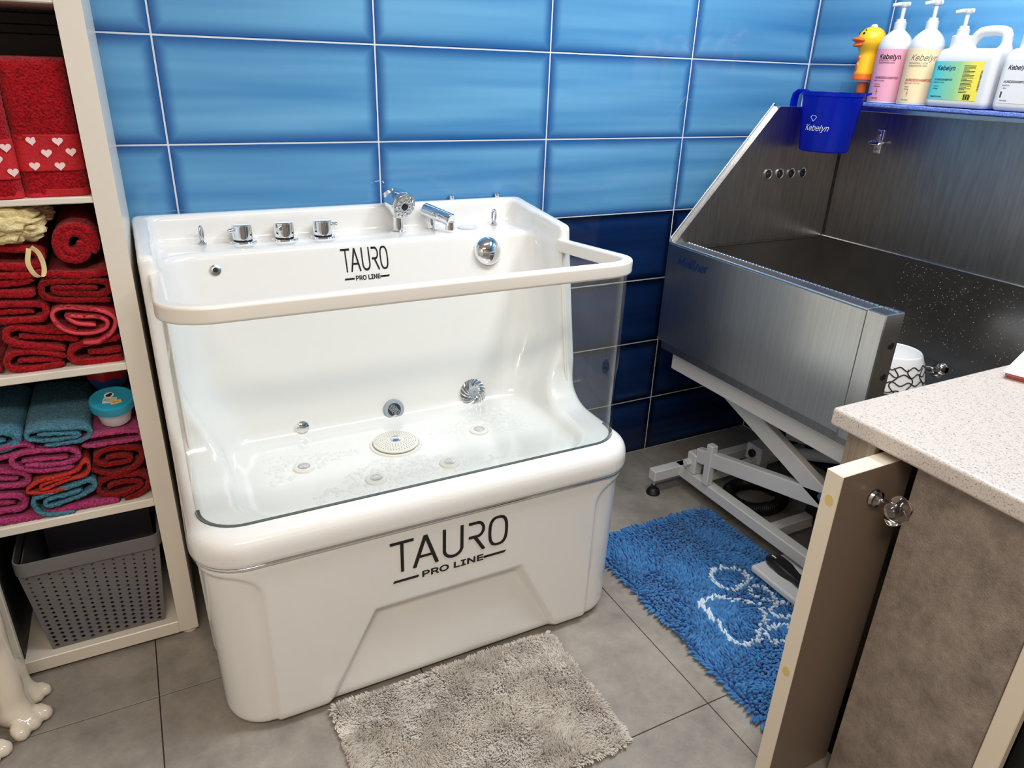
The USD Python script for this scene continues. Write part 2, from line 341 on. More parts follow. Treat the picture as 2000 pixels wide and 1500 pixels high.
TW, TH, GW = 0.65539, 0.3, 0.0055
rows = [1.787 + 0.3 * k for k in range(-6, 5)]
for z in rows:
    z0, z1 = max(z, 0.0), min(z + TH, ZC)
    m = 'tile_light_blue' if z > 1.18 else 'tile_navy'
    for k in range(-3, 4):
        x0, x1 = max(k * TW, XL), (k + 1) * TW
        if x1 > XR + .01 or x1 - x0 < .05: continue
        x1 = min(x1, XR)
        (V, F), uv = tile_mesh((x0 + GW / 2, 0, z0 + GW / 2), (1, 0, 0), (0, 0, 1), (0, -1, 0), x1 - x0 - GW, z1 - z0 - GW, 0.006)
        sub(wb, 'tile', (V, F), m, False, uv)
    for k in range(-1, 6):
        y1, y0 = min(-0.365 - TW * k, 0.0), -0.365 - TW * (k + 1)
        (V, F), uv = tile_mesh((XR, y1 - GW / 2, z0 + GW / 2), (0, -1, 0), (0, 0, 1), (-1, 0, 0), y1 - y0 - GW, z1 - z0 - GW, 0.006)
        sub(wr, 'tile', (V, F), m, False, uv)
fl = struct('floor', box(XL - .1, XR + .1, YF - .1, 0.1, -0.1, -0.003, .001), 'joint_dark')
gx = [XL] + [x for x in [1.186 + 0.7345 * k for k in range(-4, 3)] if XL + .03 < x < XR - .03] + [XR]
gy = [0.0] + [y for y in [-0.648 - 0.7205 * k for k in range(0, 6)] if y > YF + .03] + [YF]
for i in range(len(gx) - 1):
    for j in range(len(gy) - 1):
        (V, F), uv = tile_mesh((gx[i] + .0016, gy[j + 1] + .0016, 0), (1, 0, 0), (0, 1, 0), (0, 0, 1), gx[i + 1] - gx[i] - .0032, gy[j] - gy[j + 1] - .0032, 0.004, 0.0008)
        sub(fl, 'tile', (V, F), 'floor_stone')

# ------------------------------------------------------------------ spa bath for dogs
X0, X1, YB, YFT = -0.135, 1.183, -0.015, -0.935
tub = Thing('spa_bath', 'white pet spa bath with curved glass front and black lettering, against the tiled wall', 'bathtub', (0.524, -0.475, 0))
def y_edge(z): return np.interp(z, [0.6, 0.70, 0.765, 0.9, 1.19, 1.3], [-0.56, -0.53, -0.51, -0.483, -0.428, -0.415])
def y_back(z): return np.interp(z, [0.60, 0.63, 1.2, 1.3], [-0.395, -0.385, -0.205, -0.175])
def shell(P):
    x, y, z = P[..., 0], P[..., 1], P[..., 2]
    r = np.where(y < -0.4, 0.135, 0.03)
    d2 = rr2(x, y, X0, X1, YFT, YB, r)
    keep_low = z - 0.668
    keep = smin(keep_low, y_edge(z) - y, 0.11)
    ztop = 1.287 - 0.094 * np.clip(-y - 0.05, 0, None)
    o = smax(d2, keep, 0.055 - 0.037 * sstep(0.69, 0.80, z))
    o = smax(o, z - ztop, 0.016); o = smax(o, 0.582 - z, 0.012)
    ins = sstep(0.90, 0.63, z)
    cx0, cx1 = -0.085 + 0.09 * ins, 1.133 - 0.09 * ins
    c = rr2(x, y, cx0, cx1, -0.852, y_back(z), 0.105)
    c = smax(c, 0.632 - z, 0.045)
    dk = rr2(x, y, -0.088, 1.136, -2.0, -0.058 - 0.10 * np.clip(1.285 - z, 0, .09) , 0.03)
    dk = smax(dk, 1.2 - z, 0.03)
    return smax(smax(o, -c, 0.022), -dk, 0.02)
tub.part('basin_shell', surfnet(shell, (X0 - .02, YFT - .02, .56), (X1 + .02, .005, 1.31), 0.0085), 'tub_white', True)
def base(P):
    x, y, z = P[..., 0], P[..., 1], P[..., 2]
    i = 0.011 + 0.008 * (1 - z / 0.58)
    d2 = rr2(x, y, X0 + i, X1 - i, YFT + i, YB - i, np.where(y < -0.4, 0.125, 0.03))
    xm = 0.505 - np.abs(x - 0.524)
    m = smax(xm, z - 0.548 - 0.5 * np.clip(xm + .06, -.2, 0.0) * 0, 0.09)
    fr = sstep(-0.55, -0.60, y)
    d2 = d2 + 0.009 * sstep(0.004, -0.008, m) * fr
    t = np.maximum(np.maximum(z - 0.327, (0.142 + z * 0.508) - x), x - (0.930 - z * 0.485))
    d2 = d2 + (0.012 + 0.026 * np.clip(z / 0.32, 0, 1)) * np.clip(-t / 0.022, 0, 1) * sstep(-0.7, -0.72, y)
    b = smax(d2, z - 0.573, 0.012)
    return smax(b, 0.010 - z, 0.045)
tub.part('base_body', surfnet(base, (X0 - .02, YFT - .02, -.005), (X1 + .02, .005, .595), 0.0075), 'tub_white', True)
pl = rr2
cs = []
for k in range(2):
    p = upath(X0 + .010, X1 - .010, -0.03, YFT + .010, 0.125); cs.append(np.column_stack([p, np.full(len(p), 0.5775)]))
tub.part('chrome_strip', sweep(cs[0], rrect(0.012, 0.008, 0.003, 2)), 'chrome', True)
for x in (0.0, 1.05):
    for y in (-0.82, -0.12): tub.part('foot', cyl((x, y, 0), (x, y, 0.05), 0.03), 'black_rubber')
GX0, GX1, GY, GB = -0.098, 1.150, -0.868, -0.40
def rail_z(y): return 1.243 - 0.034 * np.clip((y - GY) / 0.43, 0, 1)
gp = upath(GX0, GX1, GB, GY, 0.105)
sec = np.array([[[-.005, 0.655 - 0.0], [.005, 0.655], [.005, rail_z(y) - .03], [-.005, rail_z(y) - .03]] for x, y in gp])
tub.part('glass_wall', sweep(np.column_stack([gp, np.zeros(len(gp))]), sec), 'glass', 40)
tub.part('glass_seal', sweep(np.column_stack([upath(GX0, GX1, -0.755, GY, 0.105), np.full(len(gp), 0.6675)]), rrect(.0112, .004, .001, 1)), 'glass_edge', 40)
rp = upath(GX0, GX1, -0.415, GY, 0.108)
tub.part('top_rail', sweep(np.column_stack([rp, rail_z(rp[:, 1]) - 0.021]), rrect(0.034, 0.042, 0.008, 3)), 'rail_white', 40)
for x in (GX0 + .009, GX1 - .009):
    zz = np.linspace(.715, 1.195, 24); tub.part('edge_trim', tube(np.stack([np.full(24, x), y_edge(zz) - .003, zz], 1), .0042, 8), 'rail_white', True)
# lettering
def logo():
    w = 0.085; ls = []
    st = lambda pts, ww=w: sg.LineString(pts).buffer(ww / 2, cap_style=2, join_style=2)
    ls.append(st([(0.03, 1 - w / 2), (0.67, 1 - w / 2)])); ls.append(st([(0.35, 0), (0.35, 1 - w)]))
    ls += [st([(0.68, 0), (1.0, 1.0)], .1).intersection(sg.box(0, 0, 4, 1)), st([(1.32, 0), (1.0, 1.0)], .1).intersection(sg.box(0, 0, 4, 1)), st([(0.80, .33), (1.2, .33)], .075)]
    a = np.linspace(np.pi, 2 * np.pi, 14)
    ls.append(st([(1.53, 1), (1.53, .27)] + [(1.785 + .255 * math.cos(t), .29 + .245 * math.sin(t)) for t in a[1:-1]] + [(2.04, .27), (2.04, 1)], .09))
    a = np.linspace(np.pi / 2, -np.pi / 2, 12)
    ls.append(st([(2.24, .955)] + [(2.50 + .18 * math.cos(t), .725 + .23 * math.sin(t)) for t in a] + [(2.24, .495)], .085))
    ls.append(st([(2.42, .49), (2.70, 0)], .1).intersection(sg.box(0, 0, 4, .5)))
    a = np.linspace(0, 2 * np.pi, 40, endpoint=False); sp = lambda c, s, p: np.sign(c) * np.abs(c) ** p * s
    o = sg.Polygon([(3.13 + sp(math.cos(t), .30, .72), .5 + sp(math.sin(t), .5, .72)) for t in a]); i = sg.Polygon([(3.13 + sp(math.cos(t), .213, .75), .5 + sp(math.sin(t), .425, .75)) for t in a])
    ls.append(o.difference(i))
    ls += [sg.Polygon([(0.08, -.33), (.78, -.33), (.80, -.26), (.12, -.26)]), sg.Polygon([(2.70, -.33), (3.34, -.33), (3.40, -.26), (2.70, -.26)])]
    V, F = arr(extrude(union_all(ls), 0.02))
    t = text('PRO LINE', 0.19, 0.02, True); s = 1.80 / width(t); tv = t[0] * [s, 1, 1] + [0.86, -.375, 0]
    return cat_((V, F), (tv, t[1]))
def onto(mesh, o, u, w, yf, depth=0.0012):
    """Lays flat lettering (x right, y up) on the surface y = yf(x, z) facing -y."""
    V, F = arr(mesh); x = o[0] + V[:, 0] * u; z = o[1] + V[:, 1] * w; dd = (V[:, 2] > 1e-6) * depth
    return np.stack([x, yf(x, z) - dd, z], 1), F
def find_y(f, x, z, y0, y1, rising):
    a, b = np.full(len(x), y0), np.full(len(x), y1)
    for _ in range(26):
        m = (a + b) / 2; s = (f(np.stack([x, m, z], 1)) < 0) == rising; b = np.where(s, m, b); a = np.where(s, a, m)
    return (a + b) / 2
lg = logo()
tub.part('lettering', onto(lg, (0.352, 0.434), 0.1065, 0.104, lambda x, z: find_y(base, x, z, -1.0, -0.86, True) - .0003), 'black_print', label='black TAURO PRO LINE lettering on the base')
tub.part('lettering', onto(lg, (0.445, 1.110), 0.0455, 0.072, lambda x, z: find_y(shell, x, z, -0.45, -0.15, True) - .0003), 'black_print', label='small black TAURO PRO LINE lettering inside the basin')
# taps on the ledge
ZD = 1.2
for (x, y), la in (((0.169, -0.10), 205), ((0.297, -0.103), 235), ((0.419, -0.108), -12)):
    k = tub.part('tap_knob', cat_(lathe([(0, 0), (.041, 0), (.042, .003), (.040, .007), (.027, .009), (.027, .012), (0, .012)], (x, y, ZD)),
        lathe([(0, .012), (.030, .012), (.031, .014), (.031, .054), (.030, .057), (.027, .058), (0, .059)], (x, y, ZD))), 'chrome')
    d = np.array([math.cos(math.radians(la)), math.sin(math.radians(la)), 0]); c = np.array([x, y, ZD + .042])
    tub.part('lever', cyl(c + d * .028, c + d * .048, .0078, 16), 'chrome', under=k)
    tub.part('collar', lathe([(0, .009), (.0285, .009), (.0285, .0125), (0, .0125)], (x, y, ZD)), 'black_rubber', under=k)
def eyelet(x, y, yaw):
    c, s = math.cos(yaw), math.sin(yaw); a = np.linspace(0, 2 * np.pi, 28, endpoint=False)
    ring = tube(np.stack([x + .011 * c * np.cos(a), y + .011 * s * np.cos(a), ZD + .034 + .022 * np.sin(a)], 1), .0036, 10, True)
    return cat_(ring, lathe([(0, 0), (.012, 0), (.012, .006), (.006, .012), (0, .013)], (x, y, ZD)))
tub.part('tether_eyelet', eyelet(0.05, -0.09, 1.15), 'dull_chrome'); tub.part('tether_eyelet', eyelet(1.045, -0.105, 0.5), 'dull_chrome')
sh = tub.part('hand_shower', cat_(lathe([(0, 0), (.029, 0), (.029, .004), (.019, .007), (.017, .05), (.020, .09), (0, .092)], (.680, -.10, ZD)),
    tube(spline([(.680, -.10, 1.27), (.674, -.098, 1.295), (.664, -.094, 1.318), (.658, -.086, 1.335)], .006), .026, 20),
    lathe([(0, -.050), (.022, -.048), (.036, -.038), (.042, -.02), (.044, .002), (.047, .016), (.047, .026), (.044, .031), (0, .031)], (.682, -.112, 1.301), (.30, -.92, -.30), 36)), 'chrome', 40)
sd = np.array([.30, -.92, -.30]); sd /= np.linalg.norm(sd); sc = np.array([.682, -.112, 1.301]) + sd * .031
s_, u_, _ = frame_of(sd)
tub.part('spray_face', lathe([(0, 0), (.043, 0), (.042, .003), (.014, .004), (.013, .001), (0, .001)], sc, sd), 'dull_chrome', under=sh)
tub.part('spray_nozzles', cat_(*[lathe([(0, 0), (.0048, 0), (.0048, .004), (.003, .007), (0, .007)], sc + s_ * .034 * math.cos(a) + u_ * .034 * math.sin(a) + sd * .002, sd, 8) for a in np.linspace(0, 6.28, 13)[:-1]],
    *[lathe([(0, 0), (.004, 0), (.004, .004), (0, .006)], sc + s_ * .022 * math.cos(a) + u_ * .022 * math.sin(a) + sd * .002, sd, 8) for a in np.linspace(.26, 6.54, 13)[:-1]]), 'chrome', under=sh)
tub.part('spray_centre', lathe([(0, 0), (.011, 0), (.010, .004), (0, .005)], sc + sd * .002, sd, 16), 'black_rubber', under=sh)
tub.part('spout', cat_(lathe([(0, 0), (.022, 0), (.022, .004), (.014, .006), (.014, .05), (0, .05)], (.803, -.10, ZD)), cyl((.789, -.072, 1.267), (.846, -.182, 1.244), .0225, 28),
    lathe([(0, 0), (.016, 0), (.0165, .004), (.0155, .026), (0, .026)], (.844, -.172, 1.211), (.02, -.04, 1), 24)), 'chrome', 40)
tub.part('round_plate', lathe([(0, 0), (.036, 0), (.037, .003), (.030, .006), (.028, .0045), (0, .0045)], (.935, -.118, ZD), n=36), 'white_plastic')
def on_back(x, z, out=0.0): return np.array([x, float(find_y(shell, np.array([x]), np.array([z]), -0.55, -0.15, True)[0]) - out, z])
NB = np.array([0, -0.953, 0.302])
tub.part('overflow_knob', lathe([(0, -.004), (.047, -.004), (.050, .004), (.050, .012), (.046, .022), (.034, .033), (.018, .039), (0, .040)], on_back(.962, 1.137), NB, 40), 'chrome', 40)
c = on_back(.066, 1.150)
k = tub.part('sensor', lathe([(0, 0), (.016, 0), (.016, .004), (.010, .007), (0, .007)], c, NB, 24), 'dull_chrome')
tub.part('sensor_eye', lathe([(0, .0), (.008, 0), (.007, .003), (.0035, .003), (.003, .006), (0, .006)], c + NB * .006, NB, 20), 'black_rubber', under=k)
c = on_back(.552, .662)
k = tub.part('water_inlet', lathe([(0, 0), (.036, 0), (.036, .005), (.032, .010), (.023, .011), (.022, .006), (0, .006)], c, NB, 36), 'grey_plastic')
s_, u_, _ = frame_of(NB)
tub.part('inlet_grille', lathe([(0, .004), (.022, .004), (.022, .0075), (0, .0075)], c, NB, 28), 'dark_grey_plastic', under=k)
wv = []
for q in np.linspace(-.015, .015, 6):
    h = math.sqrt(.020 ** 2 - q * q) ; t = np.linspace(-h, h, 9)
    wv.append(tube([c + NB * .0085 + s_ * (q + .35 * tt + .0035 * math.sin(tt * 190)) * .8 + u_ * tt * .95 for tt in t], .0013, 6))
tub.part('inlet_bars', cat_(*wv), 'grey_plastic', under=k)
c = on_back(.846, .672)
k = tub.part('suction_grille', cat_(lathe([(0, 0), (.047, 0), (.047, .004), (.020, .010), (0, .010)], c, NB, 40)), 'dull_chrome')
bl = []
for a in np.linspace(0, 2 * np.pi, 19)[:-1]:
    t = np.linspace(0, 1, 7); rr = .016 + .032 * t; an = a + .85 * t
    bl.append(tube([c + NB * (.011 + .006 * math.sin(math.pi * q ** .7)) + s_ * r * math.cos(b) + u_ * r * math.sin(b) for q, r, b in zip(t, rr, an)], .0028, 6))
tub.part('suction_blades', cat_(*bl), 'chrome', under=k)
tub.part('suction_hub', lathe([(0, .008), (.016, .008), (.016, .014), (.006, .017), (.004, .014), (0, .014)], c, NB, 24), 'grey_plastic', under=k)
c = on_back(.247, .660)
tub.part('plug_cap', lathe([(0, -.004), (.022, -.004), (.022, .006), (.019, .013), (.010, .017), (0, .018)], c, NB, 28), 'chrome', 40)
ZB = 0.632
k = tub.part('drain_cover', lathe([(0, .006), (.052, .006), (.070, .006), (.071, .010), (.062, .015), (.02, .019), (0, .019)], (.498, -.560, ZB), n=48), 'rail_white')
tub.part('drain_ring', lathe([(.060, 0), (.083, 0), (.081, .004), (.074, .005), (.072, .002), (.060, .002)], (.498, -.560, ZB), n=48), 'rail_white', under=k)
tub.part('drain_button', lathe([(0, 0), (.019, 0), (.018, .004), (.010, .007), (0, .0075)], (.498, -.560, ZB + .018), n=28), 'chrome', under=k)
hs = []
for r in (.027, .034, .041, .048, .055, .062):
    n = int(6.28 * r / .0085)
    for j in range(n):
        a = 6.283 * j / n + r * 40; z = np.interp(r, [.02, .062], [.0193, .0152]); hs.append(lathe([(0, 0), (.0016, 0), (0, .0007)], (.498 + r * math.cos(a), -.560 + r * math.sin(a), ZB + z - .0003), n=5))
tub.part('drain_holes', cat_(*hs), 'black_rubber', under=k, kind='stuff')
for x, y in ((.205, -.590), (.379, -.737), (.608, -.737), (.777, -.580)):
    k = tub.part('air_jet', lathe([(0, 0), (.032, 0), (.031, .004), (.025, .007), (.018, .007), (.017, .004), (0, .004)], (x, y, ZB), n=32), 'rail_white')
    tub.part('jet_grille', cat_(lathe([(0, .003), (.018, .003), (.017, .007), (0, .009)], (x, y, ZB), n=20), *[lathe([(0, 0), (.004, 0), (0, .003)], (x + .011 * math.cos(a), y + .011 * math.sin(a), ZB + .006), n=6) for a in np.linspace(0, 6.28, 8)[:-1]]), 'dull_chrome', under=k, label='grey metal mesh in the jet')
dm = []
p0 = arr(lathe([(.0055, 0), (.004, .0007), (0, .001)], n=8))
zone = union_all([sg.Polygon([(.43, -.60), (.12, -.82), (.62, -.84), (.95, -.84)]), sg.Polygon([(.60, -.53), (.96, -.43), (.97, -.66)]), sg.Polygon([(.10, -.48), (.40, -.55), (.10, -.66)])])
for x, y in np.column_stack([rng.uniform(.08, 1.0, 2000), rng.uniform(-.84, -.42, 2000)]):
    if zone.contains(sg.Point(x, y)) and all(math.hypot(x - a, y - b) > r for a, b, r in ((.498, -.56, .09), (.205, -.59, .04), (.379, -.737, .04), (.608, -.737, .04), (.777, -.58, .04))):
        dm.append((p0[0] * rng.uniform(1.0, 1.5) + (x, y, ZB), p0[1]))
tub.part('grip_dots', cat_(*dm), 'tub_white', True, kind='stuff', label='raised anti-slip dots on the basin floor')
for x in (.917, 1.10):
    tub.part('pipe_cap', cyl((x, -.012, 1.262), (x, -.012, 1.300), .011), 'chrome')
# ------------------------------------------------------------------ steel grooming bath on a scissor lift
gb = Thing('grooming_bath', 'brushed steel grooming bath on a white scissor lift in the tiled corner', 'grooming bath', (2.1, -0.9, 0))
def prism_y(pts, y0, y1): 
    m = MF.extrude(manifold3d.CrossSection([[(a, -b) for a, b in pts]], manifold3d.FillRule.NonZero), y1 - y0)
    V, F = arr(m); return np.stack([V[:, 0], y0 + V[:, 2], -V[:, 1]], 1), F
XB = 2.585
gb.part('side_panel', prism_y([(1.752, 1.117), (2.19, 1.622), (XB + .02, 1.622), (XB + .02, 0.72), (1.752, .72)], -0.285, -0.250), 'steel_dark', False)
gb.part('side_flange', bar((1.757, -.2655, 1.1215), (2.193, -.2655, 1.6245), 0.041, 0.006, (0, 1, 0), .001), 'steel_bright', False)
gb.part('side_top_flange', box(2.19, XB + .02, -.287, -.247, 1.6205, 1.6255, .001), 'steel', False)
gb.part('side_liner', box(1.80, XB, -.295, -.286, .73, 1.093, .003), 'steel_wet')
gb.part('back_panel', box(XB, XB + .018, -1.455, -.250, .72, 1.63, .002), 'steel_dark', False)
gb.part('back_liner', box(XB - .012, XB - .001, -1.455, -.285, .73, 1.098, .004), 'steel_wet')
gb.part('corner_seam', tube([(XB - .002, -.287, 1.10), (XB - .002, -.287, 1.625)], .0035, 6), 'black_rubber')
gb.part('corner_seam', tube(spline([(1.80, -.297, 1.094), (2.2, -.297, 1.094), (XB - .013, -.297, 1.094)], .1), .0025, 6), 'black_rubber')
gb.part('basin_floor', box(1.80, XB - .012, -1.455, -.296, .715, .735, .003), 'steel_wet')
gb.part('top_ledge', box(2.49, 2.6195, -1.455, -.335, 1.618, 1.636, .003), 'steel')
gb.part('front_panel', box(1.75, 1.80, -1.178, -.255, .705, 1.115, .003), 'steel')
gb.part('front_post', box(1.746, 1.828, -1.245, -1.179, .70, 1.121, .003), 'steel')
gb.part('post_bolt_hole', cyl((1.80, -1.244, 1.02), (1.80, -1.2475, 1.02), .011, 20), 'black_rubber'); gb.part('post_bolt_hole', cyl((1.80, -1.244, .92), (1.80, -1.2475, .92), .011, 20), 'black_rubber')
gb.part('front_cap', box(1.749, 1.802, -1.18, -.256, 1.1155, 1.1215, .002), 'steel_bright')
kn = [cyl((1.806, y, 1.119), (1.806, y - .012, 1.119), .0048, 8) for y in np.arange(-.30, -1.235, -.0165)]
gb.part('piano_hinge', cat_(*kn), 'steel_bright', kind='stuff')
V, F = text('Meißner', .036, .001, True, .25, .88); gb.part('lettering', place((V, F), (1.7492, -.318, 1.045), (0, -1, 0), (0, 0, 1), (-1, 0, 0)), 'print_navy', False, label='dark blue script lettering on the front panel')
gb.part('lower_skirt', box(1.765, XB, -1.455, -.262, .668, .712, .003), 'steel_dark')
for x in (2.19, 2.254, 2.318, 2.383):
    k = gb.part('tap_hole', lathe([(.016, 0), (.022, 0), (.022, .004), (.018, .005), (.016, .001)], (x, -.285, 1.368), (0, -1, 0), 24), 'dull_chrome')
    gb.part('socket', lathe([(0, 0), (.0175, 0), (.0175, .0015), (.008, .002), (.006, .0045), (0, .0045)], (x, -.285, 1.368), (0, -1, 0), 20), 'black_rubber', under=k)
XH = XB
k = gb.part('tether_hook', cat_(rbox(XH - .006, XH, -.478, -.446, 1.462, 1.552, .003), tube(spline([(XH - .004, -.425, 1.505), (XH - .03, -.44, 1.50), (XH - .03, -.48, 1.50), (XH - .004, -.505, 1.508)], .006), .0055, 8)), 'chrome')
for z in (1.477, 1.538): gb.part('screw', lathe([(0, 0), (.009, 0), (.007, .004), (0, .005)], (XH - .006, -.462, z), (-1, 0, 0), 16), 'dull_chrome', under=k)
dr = []; d0 = arr(lathe([(1, 0), (.8, .35), (0, .5)], n=7))
for q in range(700):
    r = rng.uniform(.0007, .0017)
    if q % 3: p = np.array([XB - .0125, rng.uniform(-1.4, -.7), rng.uniform(.78, 1.08)]); a = ((0, 1, 0), (0, 0, 1), (-1, 0, 0))
    else: p = np.array([rng.uniform(1.95, 2.55), rng.uniform(-1.4, -.5), .7352]); a = ((1, 0, 0), (0, 1, 0), (0, 0, 1))
    dr.append(place((d0[0] * r, d0[1]), p, *a))
gb.part('water_droplets', cat_(*dr), 'droplet', True, kind='stuff', label='clear water droplets on the dark basin')
# lift
gb.part('top_rail', box(1.80, 1.85, -1.28, -.302, .584, .660, .004), 'frame_paint')
gb.part('top_rail', box(2.42, 2.47, -1.28, -.302, .592, .655, .004), 'frame_paint')
gb.part('upright', box(1.80, 2.47, -.36, -.31, .655, .67, .002), 'frame_paint')
gb.part('upright', box(1.80, 2.47, -1.25, -1.20, .655, .67, .002), 'frame_paint')
for x in (1.872, 2.40):
    gb.part('upper_arm', bar((x + .015, -.47, .615), (x + .015, -1.125, .375), .036, .074, (0, 0, 1), .004), 'frame_paint')
    gb.part('lower_arm', bar((x + .015, -.46, .225), (x + .015, -1.145, .385), .036, .066, (0, 0, 1), .004), 'frame_paint')
    gb.part('base_rail', box(x - .002, x + .045, -1.40, -.33, .073, .125, .004), 'frame_paint')
gb.part('pivot_bolt', cyl((1.852, -1.10, .395), (1.868, -1.10, .395), .016, 8), 'gunmetal')
gb.part('post', box(1.86, 1.893, -.556, -.520, .125, .315, .004), 'frame_paint')
gb.part('pivot_bracket', box(1.868, 1.915, -.462, -.405, .125, .222, .006), 'frame_paint')
gb.part('bracket_bolt', cyl((1.845, -.425, .175), (1.87, -.425, .175), .017, 6), 'frame_paint')
gb.part('cross_bar', box(1.732, 2.52, -.372, -.326, .073, .125, .004), 'frame_paint')
gb.part('cross_bar', box(1.917, 2.40, -.90, -.855, .06, .115, .006), 'frame_paint')
gb.part('cross_bar', bar((1.90, -.52, .15), (2.46, -.52, .16), .03, .045), 'frame_paint')
gb.part('actuator_block', cat_(box(2.16, 2.26, -.55, -.46, .15, .23, .006), box(2.18, 2.24, -.53, -.48, .10, .15, .004)), 'frame_paint')
gb.part('actuator_bolt', cyl((2.145, -.505, .195), (2.162, -.505, .195), .018, 12), 'black_rubber')
gb.part('actuator_tube', cyl((2.25, -.51, .19), (2.36, -1.10, .40), .026, 20), 'frame_paint')
gb.part('motor', cyl((2.12, -.90, .115), (2.36, -.90, .145), .05, 24), 'black_rubber')
for x, y in ((1.752, -.349), (2.5, -.349)):
    k = gb.part('levelling_foot', cat_(lathe([(0, 0), (.030, 0), (.031, .008), (.024, .022), (.012, .030), (0, .031)], (x, y, 0), n=28), cyl((x, y, .03), (x, y, .045), .013, 6)), 'black_rubber')
    gb.part('threaded_stem', cyl((x, y, .03), (x, y, .078), .008, 12), 'dull_chrome', under=k)
# drain hose on the floor
t = np.linspace(0, 1.9 * math.pi, 260); hc = np.stack([2.115 + .122 * np.cos(t), -.60 + .105 * np.sin(t), .032 + .012 * t / 6], 1)
solo('drain_hose', tube(hc, .026 + .0035 * np.sin(np.arange(260) * 2.2), 12), 'black_rubber', 'black corrugated drain hose coiled on the floor under the scissor lift', 'hose', True)
# foot pedal
pd = Thing('foot_pedal', 'light grey foot control plate with black rocker pedal on the blue mat', 'foot pedal', (1.83, -1.16, 0))
pd.part('plate', rbox(1.725, 1.93, -1.34, -.975, .030, .058, .009), 'frame_paint', 40)
pd.part('base_frame', box(1.74, 1.915, -1.325, -.99, .022, .033, .003), 'gunmetal')
pd.part('rocker', sweep(spline([(1.805, -.985, .074), (1.805, -1.03, .079), (1.805, -1.09, .071), (1.805, -1.15, .073), (1.805, -1.24, .073)], .012),
    [rrect(w, h, .010, 3) for w, h in zip(np.interp(np.linspace(0, 1, len(spline([(1.805, -.985, .074), (1.805, -1.03, .079), (1.805, -1.09, .071), (1.805, -1.15, .073), (1.805, -1.24, .073)], .012))), [0, .08, .3, .5, .75, 1], [.04, .062, .062, .046, .060, .064]),
     np.interp(np.linspace(0, 1, len(spline([(1.805, -.985, .074), (1.805, -1.03, .079), (1.805, -1.09, .071), (1.805, -1.15, .073), (1.805, -1.24, .073)], .012))), [0, .08, .3, .55, 1], [.021, .032, .040, .026, .034]))]), 'black_rubber', 50)
pd.part('rocker_mark', box(1.793, 1.799, -1.022, -1.002, .0975, .0992, .0004), 'paper_white')
# jug hanging on the side panel
jx, jy, jb, jt = 2.335, -.408, 1.470, 1.682
jug = Thing('measuring_jug', 'translucent blue measuring jug hooked over the steel side panel', 'jug', (jx, jy, jb))
jug.part('body', lathe([(0, 0), (.086, 0), (.091, .004), (.112, jt - jb), (.114, jt - jb + .002), (.114, jt - jb - .010), (.1105, jt - jb - .012), (.088, .008), (0, .006)], (jx, jy, jb), n=56), 'jug_blue', 40)
jug.part('spout_lip', tube(spline([(jx + .075, jy - .082, jt - .004), (jx + .10, jy - .085, jt + .002), (jx + .112, jy - .05, jt - .004)], .006), .004, 8), 'jug_blue')
hd = np.array([-.06, 1.0, 0]); hd /= np.linalg.norm(hd); sdv = np.array([hd[1], -hd[0], 0])
jug.part('handle', sweep([np.array([jx, jy, z]) + hd * r for r, z in ((.108, jt - .006), (.130, jt + .003), (.158, jt + .003), (.176, jt - .010), (.180, jt - .03), (.180, jt - .07), (.178, jt - .12))], rrect(.034, .009, .004, 2), up=(.06, .5, .81)), 'jug_blue', 50)
def on_cyl(mesh, cx, cy, r, a0, z0, taper=0.0, out=.0006):
    """Wraps flat lettering round a vertical cylinder; a0 is the angle of its left edge (deg), reading anticlockwise seen from above."""
    V, F = arr(mesh); z = z0 + V[:, 1]; rr = r + taper * V[:, 1] + out + V[:, 2]; a = math.radians(a0) + V[:, 0] / r
    return np.stack([cx + rr * np.cos(a), cy + rr * np.sin(a), z], 1), F
jug.part('lettering', cat_(on_cyl(text('Kebelyn', .022, .0006, False, .3, .8), jx, jy, .099, 169, 1.548, .1), on_cyl(extrude(sg.Polygon([(0, .012), (.006, .018), (.018, .018), (.024, .012), (.012, -.002)]).boundary.buffer(.0009), .0006), jx, jy, .103, 182, 1.584, .1)), 'label_white', False, label='white script lettering and gem mark')

# ------------------------------------------------------------------ blue mat and bottles on the ledge
solo('ledge_mat', rbox(2.488, 2.6195, -1.45, -.337, 1.6362, 1.6505, .004), 'blue_foam', 'speckled bright blue mat lying along the top ledge of the steel bath', 'mat')
ZM = 1.6508
def pump(t, x, y, z, yaw, s=1.0, under=None):
    d = np.array([math.cos(yaw), math.sin(yaw), 0])
    p = t.part('pump', cat_(lathe([(0, 0), (.021 * s, 0), (.021 * s, .028 * s), (.017 * s, .030 * s), (.0165 * s, .038 * s), (.012 * s, .040 * s), (0, .040 * s)], (x, y, z), n=30), cyl((x, y, z + .038 * s), (x, y, z + .085 * s), .0068 * s, 14, .0085 * s)), 'white_plastic')
    c = np.array([x, y, z + .088 * s])
    t.part('pump_head', cat_(tube(spline([c - d * .018 * s, c, c + d * .02 * s, c + d * .042 * s + (0, 0, -.004)], .006), np.linspace(.0095, .006, len(spline([c - d * .018 * s, c, c + d * .02 * s, c + d * .042 * s + (0, 0, -.004)], .006))) * s, 12), lathe([(0, -.010 * s), (.011 * s, -.008 * s), (.015 * s, 0), (.014 * s, .007 * s), (0, .009 * s)], c, n=20)), 'white_plastic', 50, under=p)
